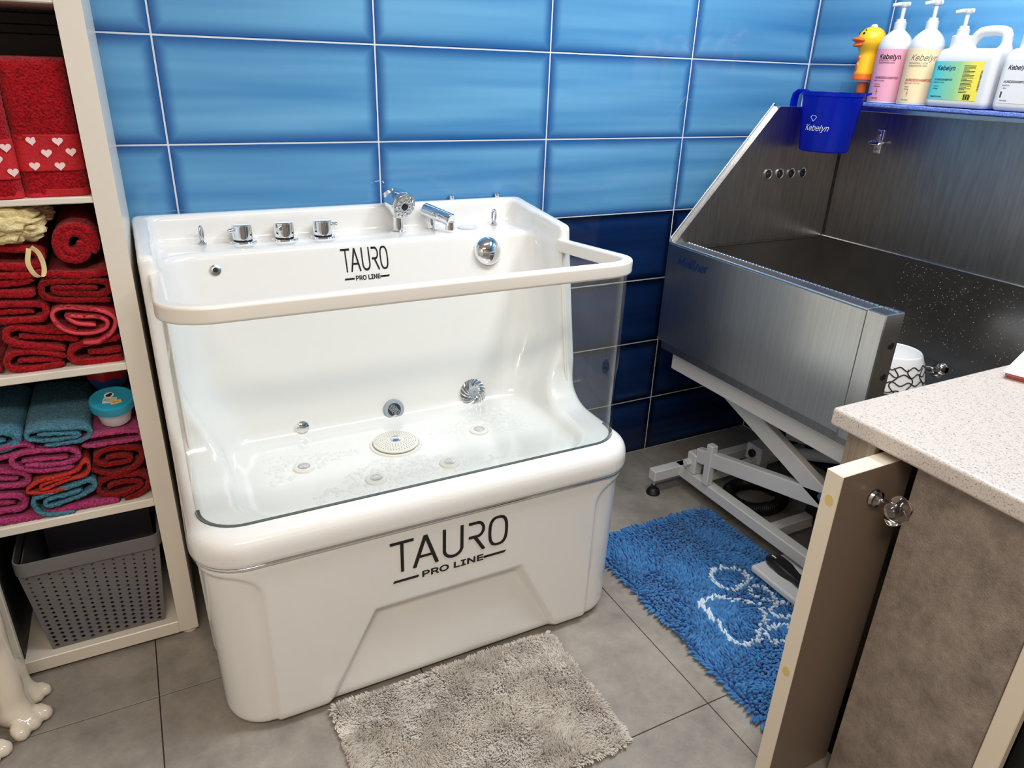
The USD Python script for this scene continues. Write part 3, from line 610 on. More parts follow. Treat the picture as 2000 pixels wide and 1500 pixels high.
def shampoo(x, y, label, lm, tm, dk, lines):
    r, h = .0595, .232
    b = Thing('shampoo_bottle', label, 'bottle', (x, y, ZM))
    b.part('body', lathe([(0, 0), (r - .003, 0), (r, .003), (r, h - .038), (r - .0015, h - .026), (r - .006, h - .012), (r - .013, h), (r - .022, h + .010), (r - .030, h + .017), (.024, h + .022), (.021, h + .024), (0, h + .024)], (x, y, ZM), n=64), 'white_plastic', 40)
    b.part('label', lathe([(r + .0002, .008), (r + .0006, .009), (r + .0006, h - .042), (r + .0002, h - .041)], (x, y, ZM), n=64), lm, 40)
    pump(b, x, y, ZM + h + .022, 2.55)
    ms = {}
    for s, hh, dz, a, mt, bold, shr in lines:
        ms.setdefault(mt, []).append(on_cyl(text(s, hh, .0004, bold, shr, .9), x, y, r, a, ZM + dz, 0, .0007))
    for mt, l in ms.items(): b.part('print', cat_(*l), mt, False)
    b.part('print', cat_(*[on_cyl(extrude(sg.LineString([(0, -.012), (0, .012)]).buffer(.0007).union(sg.LineString([(-.004, 0), (.004, 0)]).buffer(.0007)), .0004), x, y, r, 186, ZM + .042, 0, .0007)]), dk, False)
shampoo(2.553, -.462, 'pump shampoo bottle with a pink label, left of the cream one', 'label_pink', 'print_violet', 'print_violet',
    [('Kebelyn', .0165, .156, 168, 'black_print', True, .1), ('ENTWICKELT VON', .0055, .148, 168, 'print_violet', False, 0), ('HUNDEFRISEUREN', .0055, .140, 168, 'print_violet', False, 0),
     ('HUNDESHAMPOO', .0078, .087, 168, 'print_violet', True, .15), ('SOFT CLEAN', .005, .078, 168, 'print_violet', False, 0), ('• Frei von', .0045, .066, 169, 'print_violet', False, 0), ('• Natürlich', .0045, .058, 169, 'print_violet', False, 0), ('FOR DOGS', .0042, .016, 169, 'print_violet', False, 0)])
shampoo(2.556, -.590, 'pump shampoo bottle with a cream label, between pink bottle and canister', 'label_cream', 'print_red', 'print_red',
    [('Kebelyn', .0195, .152, 170, 'print_grey', False, .35), ('ENTWICKELT VON', .0058, .140, 168, 'print_grey', False, 0), ('HUNDEFRISEUREN', .0058, .131, 168, 'print_grey', False, 0),
     ('HUNDESHAMPOO', .0085, .082, 168, 'print_red', True, .15), ('BRILLANT COLOR', .005, .073, 168, 'print_grey', False, 0), ('• Glanz', .0045, .061, 169, 'print_grey', False, 0), ('• Farbe', .0045, .053, 169, 'print_grey', False, 0), ('FOR DOGS', .0042, .016, 169, 'print_grey', False, 0)])
def canister(y0, y1, label, gradient):
    xc, yc, w = 2.553, (y0 + y1) / 2, (y1 - y0)
    c = Thing('canister', label, 'canister', (xc, yc, ZM)); H = .205
    yn, yh0, yh1 = y1 - .045, y1 - .080, y0 + .002
    def f(P):
        x, y, z = P[..., 0] - xc, P[..., 1], P[..., 2] - ZM
        ins = np.clip(z - .158, 0, None) * .30
        b = smax(rr2(x, y, -.060 + ins * .6, .060 - ins * .6, y0 + ins * 0, y1 - ins * .9, .022), np.maximum(z - .192, .0015 - z), .02)
        b = np.minimum(b, smax(np.hypot(x, y - yn) - .031, z - .212, .008))
        hp = [(yh0 + .012, .180), (yh0 - .022, .232), (yh0 - .045, .245), (yh1 + .040, .245), (yh1 + .020, .228), (yh1 + .018, .170)]
        hp = spline(hp, .018)
        Q = np.stack([x, y, z], -1); hd = np.min(np.stack([capsule(Q, (0, *a), (0, *q), .0165) for a, q in zip(hp[:-1], hp[1:])]), 0)
        return smin(b, hd, .02)
    c.part('body', surfnet(f, (xc - .075, y0 - .015, ZM - .012), (xc + .075, y1 + .015, ZM + .285), .0055), 'white_plastic', True)
    xf = xc - .0606
    lz0, lz1 = ZM + .026, ZM + .150
    if gradient:
        aa = np.linspace(math.pi / 2, math.pi, 9); q = [(xc - .02, y1 + .0005)] + [(xc - .038 + .0226 * math.cos(t), y1 - .022 + .0226 * math.sin(t)) for t in aa] + [(xf, y0 + .036)]
        q = np.array(q); ll = np.concatenate([[0], np.cumsum(np.linalg.norm(np.diff(q, axis=0), axis=1))]); ll /= ll[-1]; n_ = len(q)
        V = np.vstack([np.column_stack([q, np.full(n_, z)]) for z in (lz0, lz1)]); V2 = V + (.0012, -.0004, 0)
        j = np.arange(n_ - 1); F = np.vstack([np.stack([j, j + 1, j + n_ + 1], 1), np.stack([j, j + n_ + 1, j + n_], 1)]); F = np.vstack([F, F[:, ::-1] + 2 * n_]); uv = np.tile(np.vstack([np.column_stack([ll, np.zeros(n_)]), np.column_stack([ll, np.ones(n_)])]), (2, 1))
        c.part('label', (np.vstack([V, V2]), F), 'label_gradient', False, uv=uv)
    else: c.part('label', box(xf, xf + .0006, y0 + .03, y1 - .022, lz0, lz1, .0001), 'label_white', False)
    def pr(s, h, dy, dz, b=False, sh=0): return place(text(s, h, .0003, b, sh, .9), (xf - .0001, y1 - .020 - dy, ZM + dz), (0, -1, 0), (0, 0, 1), (-1, 0, 0))
    if gradient:
        L1 = [pr('Kebelyn', .014, .004, .122, True, .1), pr('HUNDESHAMPOO', .0062, .003, .088, True, .1), pr('FRESH & CLEAN', .0042, .003, .080), pr('• Frische', .0042, .003, .068), pr('• Pflege', .0042, .003, .060), pr('Made for dogs', .0048, .003, .034, True)]
        c.part('print', cat_(*L1), 'print_navy', False)
        bl = [place(extrude(sg.box(0, 0, ww, .0012), .0003), (xf - .0001, y1 - .026 - .096, ZM + z), (0, -1, 0), (0, 0, 1), (-1, 0, 0)) for z, ww in zip(np.arange(.136, .05, -.0042), [.042, .040, .042, .022, .041, .039, .024, .042, .04, .041, .02, .04, .042, .038, .04, .042, .025, .04, .02, .03, .03])]
        bl += [place(extrude(sg.box(0, 0, .0015 if q % 3 else .003, .018), .0003), (xf - .0001, y1 - .026 - .118 - q * .0028, ZM + .029), (0, -1, 0), (0, 0, 1), (-1, 0, 0)) for q in range(9)]
        c.part('print', cat_(*bl), 'black_print', False, label='small black text lines and barcode')
        s = arr(text('HUNDESHAMPOO', .0055, .0003, True)); c.part('print', place(s, (xf - .0001, y0 + .036, ZM + .058), (0, 0, 1), (0, 1, 0), (-1, 0, 0)), 'print_navy', False)
    else:
        c.part('print', cat_(pr('Kebelyn', .013, .006, .128, True, .3), pr('HUNDESHAMPOO', .007, .004, .088, True, .15), pr('SENSITIV', .004, .004, .078), pr('• Aloe', .004, .004, .070), pr('✱', .012, .002, .046), pr('FOR DOGS', .004, .006, .032)), 'black_print', False)
    k = c.part('collar_cap', lathe([(0, 0), (.031, 0), (.031, .026), (.028, .029), (0, .029)], (xc, yn, ZM + .205), n=40), 'white_plastic')
    pump(c, xc, yn, ZM + .226, 2.4, .95)
canister(-.898, -.672, 'white canister with a teal to yellow label and a pump', True)
canister(-1.145, -.915, 'white canister with a plain white label, at the right picture edge', False)
# duck
dx, dy = 2.55, -.352
dk = Thing('duck_toy', 'yellow duck-headed toy wand with orange beak, beside the pink-label bottle', 'toy', (dx, dy, ZM))
fw = np.array([-.90, .436, 0]); sw = np.array([.436, .90, 0]); hc = np.array([dx, dy, ZM + .224])
def fd(P): return smin(np.linalg.norm((P - hc) / (1, 1, .92), axis=-1) - .052, capsule(P, (dx, dy, ZM + .10), (dx, dy, ZM + .185), .040, .033), .02)
dk.part('body', surfnet(lambda P: smax(fd(P), (ZM + .098) - P[..., 2], .006), (dx - .07, dy - .07, ZM + .08), (dx + .07, dy + .07, ZM + .29), .005), 'yellow_plastic', True)
def fb(P):
    Q = P - (hc + fw * .047 - (0, 0, .006)); a, b, c = Q @ fw, Q @ sw, Q[..., 2]
    return smin(np.sqrt((a / .026) ** 2 + (b / .034) ** 2 + ((c - .004 - a * .12) / .010) ** 2) * .01 - .01, np.sqrt((a / .020) ** 2 + (b / .026) ** 2 + ((c + .011 + a * .2) / .009) ** 2) * .009 - .009, .003)
dk.part('beak', surfnet(fb, hc + fw * .047 - .055, hc + fw * .047 + .055, .0035), 'orange_plastic', True)
for s in (-1, 1):
    e = hc + fw * .043 + sw * .018 * s + (0, 0, .022); n_ = e - hc; n_ /= np.linalg.norm(n_); e = hc + n_ * .0505
    dk.part('eye', lathe([(0, 0), (.0055, 0), (.004, .003), (0, .004)], e, n_, 14), 'black_rubber')
    e2 = n_ + np.array([0, 0, .32]); e2 /= np.linalg.norm(e2); c2 = hc + e2 * .0505
    dk.part('eyebrow', tube([c2 - sw * .007, c2 + (0, 0, .003), c2 + sw * .007], .0012, 6), 'black_rubber')
dk.part('crest', cat_(*[lathe([(0, -.004), (.008, 0), (.006, .008), (0, .011)], hc + (0, 0, .045) + sw * q, (0, 0, 1), 14) for q in (-.011, 0, .011)]), 'cream_laminate', 50)
for z, h in ((.160, .010), (.126, .019)):
    c = np.array([dx, dy, ZM + z]) + fw * .0355; dk.part('button', capsule and cat_(lathe([(0, -.002), (.010, -.002), (.009, .004), (0, .006)], c, fw, 18, squash=(1, h / .010))), 'orange_plastic', 50)
dk.part('orange_ring', lathe([(0, 0), (.043, 0), (.044, .004), (.042, .019), (0, .019)], (dx, dy, ZM + .081), n=40), 'orange_plastic')
dk.part('neck_ring', lathe([(0, 0), (.030, 0), (.030, .008), (0, .008)], (dx, dy, ZM + .073), n=32), 'rail_white')
dk.part('wand', cat_(lathe([(0, .030), (.008, .026), (.019, .034), (.020, .07), (.018, .074), (0, .074)], (dx, dy, ZM), n=24), tube([(dx, dy, ZM + .029), (dx - .003, dy - .006, ZM + .022), (dx - .004, dy - .012, ZM + .014)], .006, 10), lathe([(0, 0), (.010, .001), (.016, .008), (.010, .017), (0, .019)], (dx - .004, dy - .016, ZM), n=20, squash=(1.2, .9))), 'orange_plastic', 50)
st = Thing('clear_box', 'clear plastic box around the foot of the duck toy', 'box', (dx, dy, ZM))
for q in ((-.058, -.0565, -.055, .055), (.0565, .058, -.055, .055), (-.0565, .0565, -.055, -.0535), (-.0565, .0565, .0535, .055)):
    st.part('pane', box(dx + q[0], dx + q[1], dy + q[2], dy + q[3], ZM, ZM + .071, .0003), 'clear_plastic', False)
# ceramic bowl in the basin
bx, by, bz = 2.195, -1.010, .735
bw = Thing('dog_bowl', 'white ceramic bowl with dark net pattern and metallic bone handle in the steel bath', 'bowl', (bx, by, bz))
prof = [(0, .004), (.100, .004), (.108, 0), (.117, .006), (.119, .02), (.101, .090), (.089, .124), (.084, .129), (.079, .124), (.076, .06), (.06, .022), (0, .018)]
bw.part('bowl', lathe(prof, (bx, by, bz), n=64), 'white_glaze', 50)
def rb(z): return np.interp(z, [.006, .02, .090, .124], [.117, .119, .101, .089]) + .0005
nl = []
for k in range(13):
    z = np.linspace(.012, .096, 18); a = k * 2 * np.pi / 13 + .10 * np.sin(z * 95 + k * 1.7); nl.append(tube(np.stack([bx + rb(z) * np.cos(a), by + rb(z) * np.sin(a), bz + z], 1), .0021, 6))
for k, z0 in enumerate((.016, .045, .072, .096)):
    a = np.linspace(0, 2 * np.pi, 120, endpoint=False); z = z0 + .006 * np.sin(a * 13 + k * 2.1); nl.append(tube(np.stack([bx + rb(z) * np.cos(a), by + rb(z) * np.sin(a), bz + z], 1), .0021, 6, True))
bw.part('net_pattern', cat_(*nl), 'net_brown', True)
hv = np.array([.78, -.62, 0]); hb = np.array([bx, by, bz + .070]) + hv * .094
hp = np.array([hv[1], -hv[0], 0])
bw.part('bone_handle', surfnet(lambda P: smin(capsule(P, hb, hb + hv * .05, .015, .014), np.minimum(np.linalg.norm(P - (hb + hv * .062 + hp * .014 + (0, 0, .012)), axis=-1) - .023, np.linalg.norm(P - (hb + hv * .062 - hp * .014 - (0, 0, .010)), axis=-1) - .023), .008), hb - .07, hb + hv * .07 + .07, .0045), 'gunmetal', True)
# ------------------------------------------------------------------ shelf with towels
sf = Thing('shelf_unit', 'cream open shelf unit filled with folded towels, left of the bath', 'shelf', (-.42, -.21, 0))
SF, SB = -.415, -.03
def board(n, *a): return sf.part(n, box(*a, r=.0025), 'cream_laminate', False)
sf.part('side_panel', hull([(x, y, z) for z in (.020, 2.25) for x, y in ((-.2065, SF), (-.151, SF), (-.139, SB), (-.2065, SB))]), 'cream_laminate', False); board('side_panel', -.685, -.6295, SF, SB, .020, 2.25)
for z0, z1 in ((.016, .062), (.504, .531), (.945, .967), (1.394, 1.410), (1.832, 1.86), (2.22, 2.25)):
    board('shelf_board', -.630, -.206, SF + .001, SB, z0, z1)
sf.part('back_panel', box(-.63, -.206, SB - .012, SB - .002, .03, 2.22, .001), 'shelf_black', False)
sf.part('back_rail', box(-.63, -.206, SB - .03, SB - .012, 1.71, 1.775, .003), 'shelf_black'); sf.part('back_rail', box(-.63, -.206, SB - .026, SB - .012, 1.795, 1.825, .003), 'shelf_black')
for x in (-.178, -.657):
    for y in (-.385, -.07): sf.part('foot', cyl((x, y, 0), (x, y, .021), .024), 'frame_paint')
sf.part('side_lining', box(-.6295, -.626, SF + .02, SB - .013, .063, .503, .001), 'shelf_black', False)
TOW = {
'R1':(0.0199,[(-0.257,1.300),(-0.254,1.293),(-0.255,1.285),(-0.259,1.277),(-0.266,1.272),(-0.275,1.270),(-0.284,1.273),(-0.290,1.280),(-0.292,1.291),(-0.289,1.303),(-0.281,1.313),(-0.270,1.319),(-0.257,1.319),(-0.247,1.313),(-0.240,1.301),(-0.240,1.286),(-0.246,1.270),(-0.258,1.258),(-0.274,1.253),(-0.290,1.256),(-0.301,1.267),(-0.307,1.284),(-0.304,1.304),(-0.293,1.321),(-0.276,1.333),(-0.257,1.336),(-0.239,1.329),(-0.227,1.313),(-0.224,1.291),(-0.231,1.267)]),
'R2':(0.0187,[(-0.346,1.217),(-0.316,1.218),(-0.278,1.211),(-0.235,1.212),(-0.208,1.218)]),
'R3':(0.0133,[(-0.213,1.140),(-0.308,1.150),(-0.354,1.161),(-0.363,1.182),(-0.346,1.201),(-0.281,1.196),(-0.218,1.188),(-0.212,1.167),(-0.233,1.157),(-0.275,1.163),(-0.325,1.172),(-0.333,1.184),(-0.284,1.179),(-0.237,1.174)]),
'R4':(0.0090,[(-0.296,1.032),(-0.255,1.032),(-0.221,1.059),(-0.211,1.088),(-0.231,1.110),(-0.276,1.125),(-0.320,1.133),(-0.344,1.127),(-0.351,1.110),(-0.339,1.084),(-0.306,1.063),(-0.269,1.058),(-0.239,1.067),(-0.231,1.085),(-0.249,1.099),(-0.286,1.105),(-0.319,1.109),(-0.301,1.090),(-0.259,1.079)]),
'R5':(0.0157,[(-0.212,0.975),(-0.262,0.972),(-0.310,0.976),(-0.331,0.991),(-0.324,1.015),(-0.294,1.026),(-0.249,1.030),(-0.209,1.034)]),
'R5b':(0.0121,[(-0.212,0.995),(-0.254,0.997),(-0.292,1.001)]),
'L1':(0.0175,[(-0.457,1.293),(-0.408,1.290),(-0.364,1.283),(-0.347,1.269),(-0.354,1.249),(-0.378,1.243),(-0.418,1.245),(-0.467,1.249)]),
'L2':(0.0157,[(-0.471,1.229),(-0.405,1.223),(-0.368,1.223),(-0.352,1.232)]),
'L2b':(0.0151,[(-0.476,1.206),(-0.409,1.204),(-0.374,1.209)]),
'L3':(0.0199,[(-0.482,1.182),(-0.432,1.178),(-0.398,1.175),(-0.376,1.176)]),
'L4':(0.0145,[(-0.487,1.157),(-0.421,1.150),(-0.372,1.143),(-0.362,1.127),(-0.374,1.107),(-0.412,1.106),(-0.497,1.112)]),
'L4b':(0.0121,[(-0.492,1.134),(-0.442,1.131),(-0.388,1.126)]),
'L5':(0.0157,[(-0.302,1.066),(-0.374,1.075),(-0.434,1.089),(-0.457,1.079),(-0.455,1.055),(-0.426,1.042),(-0.384,1.028),(-0.340,1.018)]),
'L5b':(0.0121,[(-0.307,1.040),(-0.378,1.055),(-0.436,1.065)]),
'L6':(0.0139,[(-0.343,1.001),(-0.395,1.016),(-0.445,1.022),(-0.470,1.009),(-0.470,0.986),(-0.442,0.976),(-0.394,0.974),(-0.350,0.980)]),
'L6b':(0.0108,[(-0.354,0.989),(-0.399,0.995),(-0.449,1.000)]),
'L7':(0.0181,[(-0.524,0.991),(-0.508,0.986),(-0.489,0.978)]),
'B1':(0.0181,[(-0.575,0.763),(-0.540,0.759),(-0.509,0.765),(-0.495,0.782),(-0.512,0.803),(-0.562,0.819)]),
'B1b':(0.0121,[(-0.568,0.794),(-0.545,0.788),(-0.523,0.781)]),
'B2':(0.0102,[(-0.438,0.753),(-0.391,0.749),(-0.348,0.751),(-0.330,0.766),(-0.338,0.785),(-0.382,0.794),(-0.438,0.801),(-0.470,0.798),(-0.475,0.782),(-0.457,0.772),(-0.407,0.764),(-0.362,0.764),(-0.357,0.774),(-0.404,0.782),(-0.450,0.787)]),
'P1':(0.0102,[(-0.355,0.731),(-0.323,0.725),(-0.213,0.723),(-0.205,0.737),(-0.215,0.750),(-0.267,0.755),(-0.317,0.755),(-0.351,0.751),(-0.366,0.742)]),
'P2':(0.0121,[(-0.385,0.676),(-0.431,0.674),(-0.487,0.686),(-0.517,0.708),(-0.516,0.733),(-0.488,0.741),(-0.426,0.736),(-0.382,0.727),(-0.368,0.707),(-0.385,0.692),(-0.435,0.690),(-0.493,0.704)]),
'P2b':(0.0102,[(-0.393,0.706),(-0.440,0.711),(-0.503,0.715)]),
'P3':(0.0108,[(-0.582,0.732),(-0.545,0.735),(-0.498,0.739),(-0.472,0.748),(-0.477,0.762),(-0.508,0.765),(-0.576,0.759)]),
'P4':(0.0139,[(-0.587,0.708),(-0.553,0.697),(-0.510,0.682),(-0.497,0.662),(-0.511,0.644),(-0.564,0.649),(-0.599,0.653)]),
'P4b':(0.0115,[(-0.593,0.682),(-0.558,0.674),(-0.519,0.665)]),
'P5':(0.0139,[(-0.604,0.631),(-0.569,0.622),(-0.531,0.612),(-0.517,0.594),(-0.529,0.575),(-0.580,0.574),(-0.616,0.577)]),
'P5b':(0.0115,[(-0.610,0.604),(-0.575,0.597),(-0.541,0.594)]),
'P6':(0.0199,[(-0.622,0.550),(-0.555,0.540),(-0.481,0.539),(-0.390,0.544),(-0.293,0.539)]),
'RO':(0.0072,[(-0.412,0.614),(-0.457,0.612),(-0.499,0.619),(-0.503,0.633),(-0.475,0.648),(-0.426,0.653),(-0.381,0.662),(-0.362,0.682),(-0.351,0.681),(-0.351,0.659),(-0.371,0.642),(-0.419,0.636),(-0.468,0.622),(-0.470,0.635),(-0.438,0.643),(-0.397,0.648)]),
'B3':(0.0102,[(-0.407,0.535),(-0.452,0.536),(-0.486,0.548),(-0.500,0.572),(-0.494,0.597),(-0.468,0.604),(-0.417,0.613),(-0.375,0.623),(-0.351,0.623),(-0.348,0.604),(-0.368,0.587),(-0.411,0.575),(-0.456,0.567),(-0.472,0.576),(-0.461,0.589),(-0.421,0.591),(-0.379,0.601)]),
'D1':(0.0115,[(-0.344,0.653),(-0.319,0.633),(-0.289,0.622),(-0.249,0.630),(-0.217,0.654),(-0.216,0.682),(-0.238,0.698),(-0.278,0.705),(-0.317,0.700),(-0.331,0.681),(-0.320,0.663),(-0.280,0.656),(-0.248,0.659),(-0.246,0.673),(-0.279,0.680),(-0.307,0.678)]),
'D2':(0.0115,[(-0.279,0.538),(-0.246,0.543),(-0.219,0.562),(-0.211,0.588),(-0.231,0.610),(-0.273,0.615),(-0.315,0.612),(-0.339,0.595),(-0.336,0.567),(-0.297,0.554),(-0.257,0.560),(-0.230,0.574),(-0.249,0.591),(-0.294,0.593),(-0.317,0.583)]),
}
def ribbon(path, t, yf, yb, seed=0, amp=.0024, step=.0038):
    """A folded towel: the cloth's edge is seen from the front; path in (x, z), cloth t thick, from yf back to yb."""
    P = spline(path, step); n = len(P); T = np.gradient(P, axis=0); T /= np.linalg.norm(T, axis=1, keepdims=True); N = np.stack([-T[:, 1], T[:, 0]], 1)
    h = t / 2; a = np.linspace(-math.pi / 2, math.pi / 2, 8)
    ys = np.concatenate([yf + h - h * np.cos(a), np.array([yf + h + d for d in (.008, .018, .03, .05, .09)] ), [yb], [yb], np.array([yf + h + d for d in (.09, .05, .03, .018, .008)])])
    of = np.concatenate([h * np.sin(a), np.full(6, h), np.full(6, -h)])
    of = of * 1.0; ta = np.minimum(1, np.minimum(np.arange(n), np.arange(n)[::-1]) / 2.5 * .45 + .55)
    V = np.stack([P[:, None, 0] + N[:, None, 0] * of * ta[:, None], np.broadcast_to(ys, (n, len(ys))), P[:, None, 1] + N[:, None, 1] * of * ta[:, None]], -1)
    m = len(ys); V = V.reshape(-1, 3); nv = len(V); V = np.vstack([V, V[:m].mean(0)[None], V[(n - 1) * m:n * m].mean(0)[None]])
    F = grid_faces(n, m, True); j = np.arange(m); k = (j + 1) % m
    F = np.vstack([F, np.stack([k, j, np.full(m, nv)], 1), np.stack([(n - 1) * m + j, (n - 1) * m + k, np.full(m, nv + 1)], 1)])
    d = np.stack([meshkit.noise(V * 190, seed + q) - .5 for q in range(3)], 1) * amp * 2 + np.stack([meshkit.noise(V * 28, seed + 9 + q) - .5 for q in range(3)], 1) * .004
    d[:, 1] *= np.where(V[:, 1] > yb - .01, 0, 1); return V + d, F
def towel(keys, material, label, yf=-.398, yb=-.07, group=None, amp=.0024, hem=None):
    if isinstance(keys, str): keys = [keys]
    c = np.array(TOW[keys[0]][1]); t = Thing('towel', label, 'towel', (c[:, 0].mean(), -.23, c[:, 1].min()), group)
    for i, k in enumerate(keys):
        th, p = TOW[k]; th *= 1.14; t.part('fold' if i == 0 else 'inner_fold', ribbon(p, th, yf + .004 * i, yb, len(k) * 7 + ord(k[0]) + ord(k[1]), amp), material, True)
    return t
towel('R1', 'terry_red', 'red towel in a round roll on top of the right-hand stack', -.402, -.10)
towel('R2', 'terry_red', 'red towel folded flat directly under the round roll', -.400)
towel('R3', 'terry_dark_red', 'darker red folded towel third from the top of the right-hand stack', -.402)
t4 = towel('R4', 'terry_rose', 'rolled red towel showing a smooth pinkish spiral hem', -.408)
h_, p_ = TOW['R4']
t4.part('hem', ribbon(p_, h_ * 1.08, -.4095, -.392, 3, .0002), 'hem_red', True)
towel(['R5', 'R5b'], 'terry_red', 'bottom red towel of the right-hand stack, under the pinkish hem')
towel('L1', 'terry_red', 'red folded towel carrying the cream bath puff')
towel(['L2', 'L2b'], 'terry_red', 'red towel second from the top of the left-hand stack')
towel('L3', 'terry_red', 'thin red towel third from the top of the left-hand stack')
towel(['L4', 'L4b'], 'terry_red', 'red folded towel in the middle of the left-hand stack')
towel(['L5', 'L5b'], 'terry_red', 'wide red folded towel second from the bottom of the left-hand stack')
towel(['L6', 'L6b', 'L7'], 'terry_red', 'bottom red towel of the left-hand stack, with a rounded fold')
towel(['B1', 'B1b'], 'terry_teal', 'thick teal blue towel at the left picture edge')
towel('B2', 'terry_teal', 'thick teal blue towel left of the round tub', -.402)
towel('P1', 'terry_pink', 'pink folded towel under the round tub')
towel(['P2', 'P2b'], 'terry_pink', 'pink towel folded under the thick teal towel', -.404)
towel('P3', 'terry_pink', 'pink folded towel under the teal towel at the picture edge')
towel(['P4', 'P4b'], 'terry_pink', 'pink folded towel left of the orange red cloth')
towel(['P5', 'P5b'], 'terry_pink', 'pink folded towel left of the small blue one')
towel('P6', 'terry_pink', 'flat pink towel lying on the shelf board under all the others', -.402)
towel('RO', 'terry_orange_red', 'thin orange red cloth folded between pink and blue towels', -.408, -.12, amp=.0006)
towel('B3', 'terry_teal', 'small blue towel folded below the orange red cloth', -.408, -.12)
towel('D1', 'terry_dark_red', 'upper of the two dark red towels below the pink one')
towel('D2', 'terry_dark_red', 'lower of the two dark red towels, at the shelf corner')
# standing towels with a band of hearts
def heart(s):
    a = np.linspace(0, 2 * np.pi, 28, endpoint=False)
    return sg.Polygon(np.stack([16 * np.sin(a) ** 3, 13 * np.cos(a) - 5 * np.cos(2 * a) - 2 * np.cos(3 * a) - np.cos(4 * a)], 1) * s / 30)
def standing(name, x0, x1, yf, zb, zt, bands, hearts, seed, label):
    t = Thing('towel', label, 'towel', ((x0 + x1) / 2, yf + .1, zb)); nx, nz = 46, 84
    def sheet(o, w0, w1, amp, mt, nm, zz0, zz1, dy, th=.05, n2=nz):
        # a padded slab: front face, rounded over the top and sides
        U, W = np.meshgrid(np.linspace(0, 1, nx), np.linspace(0, 1, n2), indexing='ij')
        x = w0 + (w1 - w0) * U; z = zz0 + (zz1 - zz0) * W
        ed = np.minimum(np.minimum(U, 1 - U) * (w1 - w0), (zt - z).clip(0)) / .028
        y = yf + dy + .026 * (1 - np.sqrt(np.clip(1 - (1 - np.clip(ed, 0, 1)) ** 2, 0, 1))) + .006 * np.sin(U * 5 + seed) * np.clip(W, 0, 1) + .003 * np.sin(z * 30)
        F_ = np.stack([x, y, z], -1).reshape(-1, 3); B_ = F_.copy(); B_[:, 1] = np.minimum(B_[:, 1] + th, -.06)
        d = np.stack([meshkit.noise(F_ * 170, seed + q) - .5 for q in range(3)], 1) * 2 * amp
        V = np.vstack([F_ + d, B_]); f = grid_faces(nx, n2, False); f2 = f[:, ::-1] + nx * n2
        r = np.concatenate([np.arange(nx) * n2, (nx - 1) * n2 + np.arange(n2), np.arange(nx)[::-1] * n2 + n2 - 1, np.arange(n2)[::-1]]); q = np.roll(r, -1)
        sd_ = np.vstack([np.stack([r, q, q + nx * n2], 1), np.stack([r, q + nx * n2, r + nx * n2], 1)])
        return t.part(nm, (V, np.vstack([f, f2, sd_])[:, ::-1]), mt, True)
    sheet(0, x0, x1, .0020, 'terry_red', 'pile_face', zb, zt, 0, .22)
    bd = sheet(0, x0 - .0008, x1 + .0008, .0002, 'band_red', 'woven_band', bands[0], bands[1], -.0030, .006, 24)
    sheet(0, x0 - .0008, x1 + .0008, .0003, 'band_red', 'hem', zb, zb + .018, -.0022, .006, 8)
    for hx, hz in hearts:
        u = (hx - x0) / (x1 - x0); yy = yf - .0032 + .006 * math.sin(u * 5 + seed) * (hz - zb) / (zt - zb) * 0 + .006 * math.sin(u * 5 + seed) * np.clip((hz - bands[0]) / (bands[1] - bands[0]), 0, 1) + .003 * math.sin(hz * 30)
        t.part('heart', place(extrude(heart(.021), .0012), (hx, yy, hz), (1, 0, 0), (0, 0, 1), (0, -1, 0)), 'heart_white', False, under=bd)
standing('towel', -.352, -.210, -.392, 1.4105, 1.722, (1.470, 1.554), [(-.310, 1.540), (-.256, 1.539), (-.284, 1.512), (-.233, 1.514), (-.314, 1.483), (-.262, 1.482)], 1, 'red standing towel with white hearts, next to the shelf side panel')
standing('towel', -.520, -.349, -.408, 1.4105, 1.70, (1.455, 1.545), [(-.362, 1.527), (-.340 - .018, 1.472), (-.384, 1.500), (-.41, 1.527), (-.412, 1.472), (-.436, 1.50), (-.46, 1.527), (-.462, 1.472), (-.49, 1.50)], 4, 'red standing towel with white hearts, cut by the left picture edge')
# bath puff
pf = Thing('bath_puff', 'cream net bath puff with a ribbon loop on the red towels', 'bath puff', (-.39, -.35, 1.30))
def puff(c, R, seed, sq):
    v, f = arr(trimesh.creation.icosphere(5, 1.0)); n = meshkit.fbm(v * 1.6 + seed, 2, seed)
    r = R * (.80 + .30 * np.abs(np.sin(n * 9 + v[:, 2] * 2)) + .04 * meshkit.noise(v * 12, seed)); return v * r[:, None] * sq + c, f
pf.part('net', puff(np.array([-.395, -.372, 1.343]), .058, 3, np.array([1.25, .95, .78])), 'net_cream', True)
pf.part('net_ruffle', puff(np.array([-.335, -.33, 1.362]), .030, 8, np.array([1.1, .8, .8])), 'net_tan', True, label='tan net ruffle')
rb_ = spline([(-.362, -.43, 1.296), (-.370, -.436, 1.262), (-.361, -.437, 1.232), (-.346, -.434, 1.228), (-.340, -.428, 1.25), (-.345, -.425, 1.282), (-.358, -.424, 1.298)], .004)
pf.part('ribbon', sweep(rb_, rrect(.0012, .012, .0004, 1), (.93, -.3, .2)), 'ribbon_cream', 40)
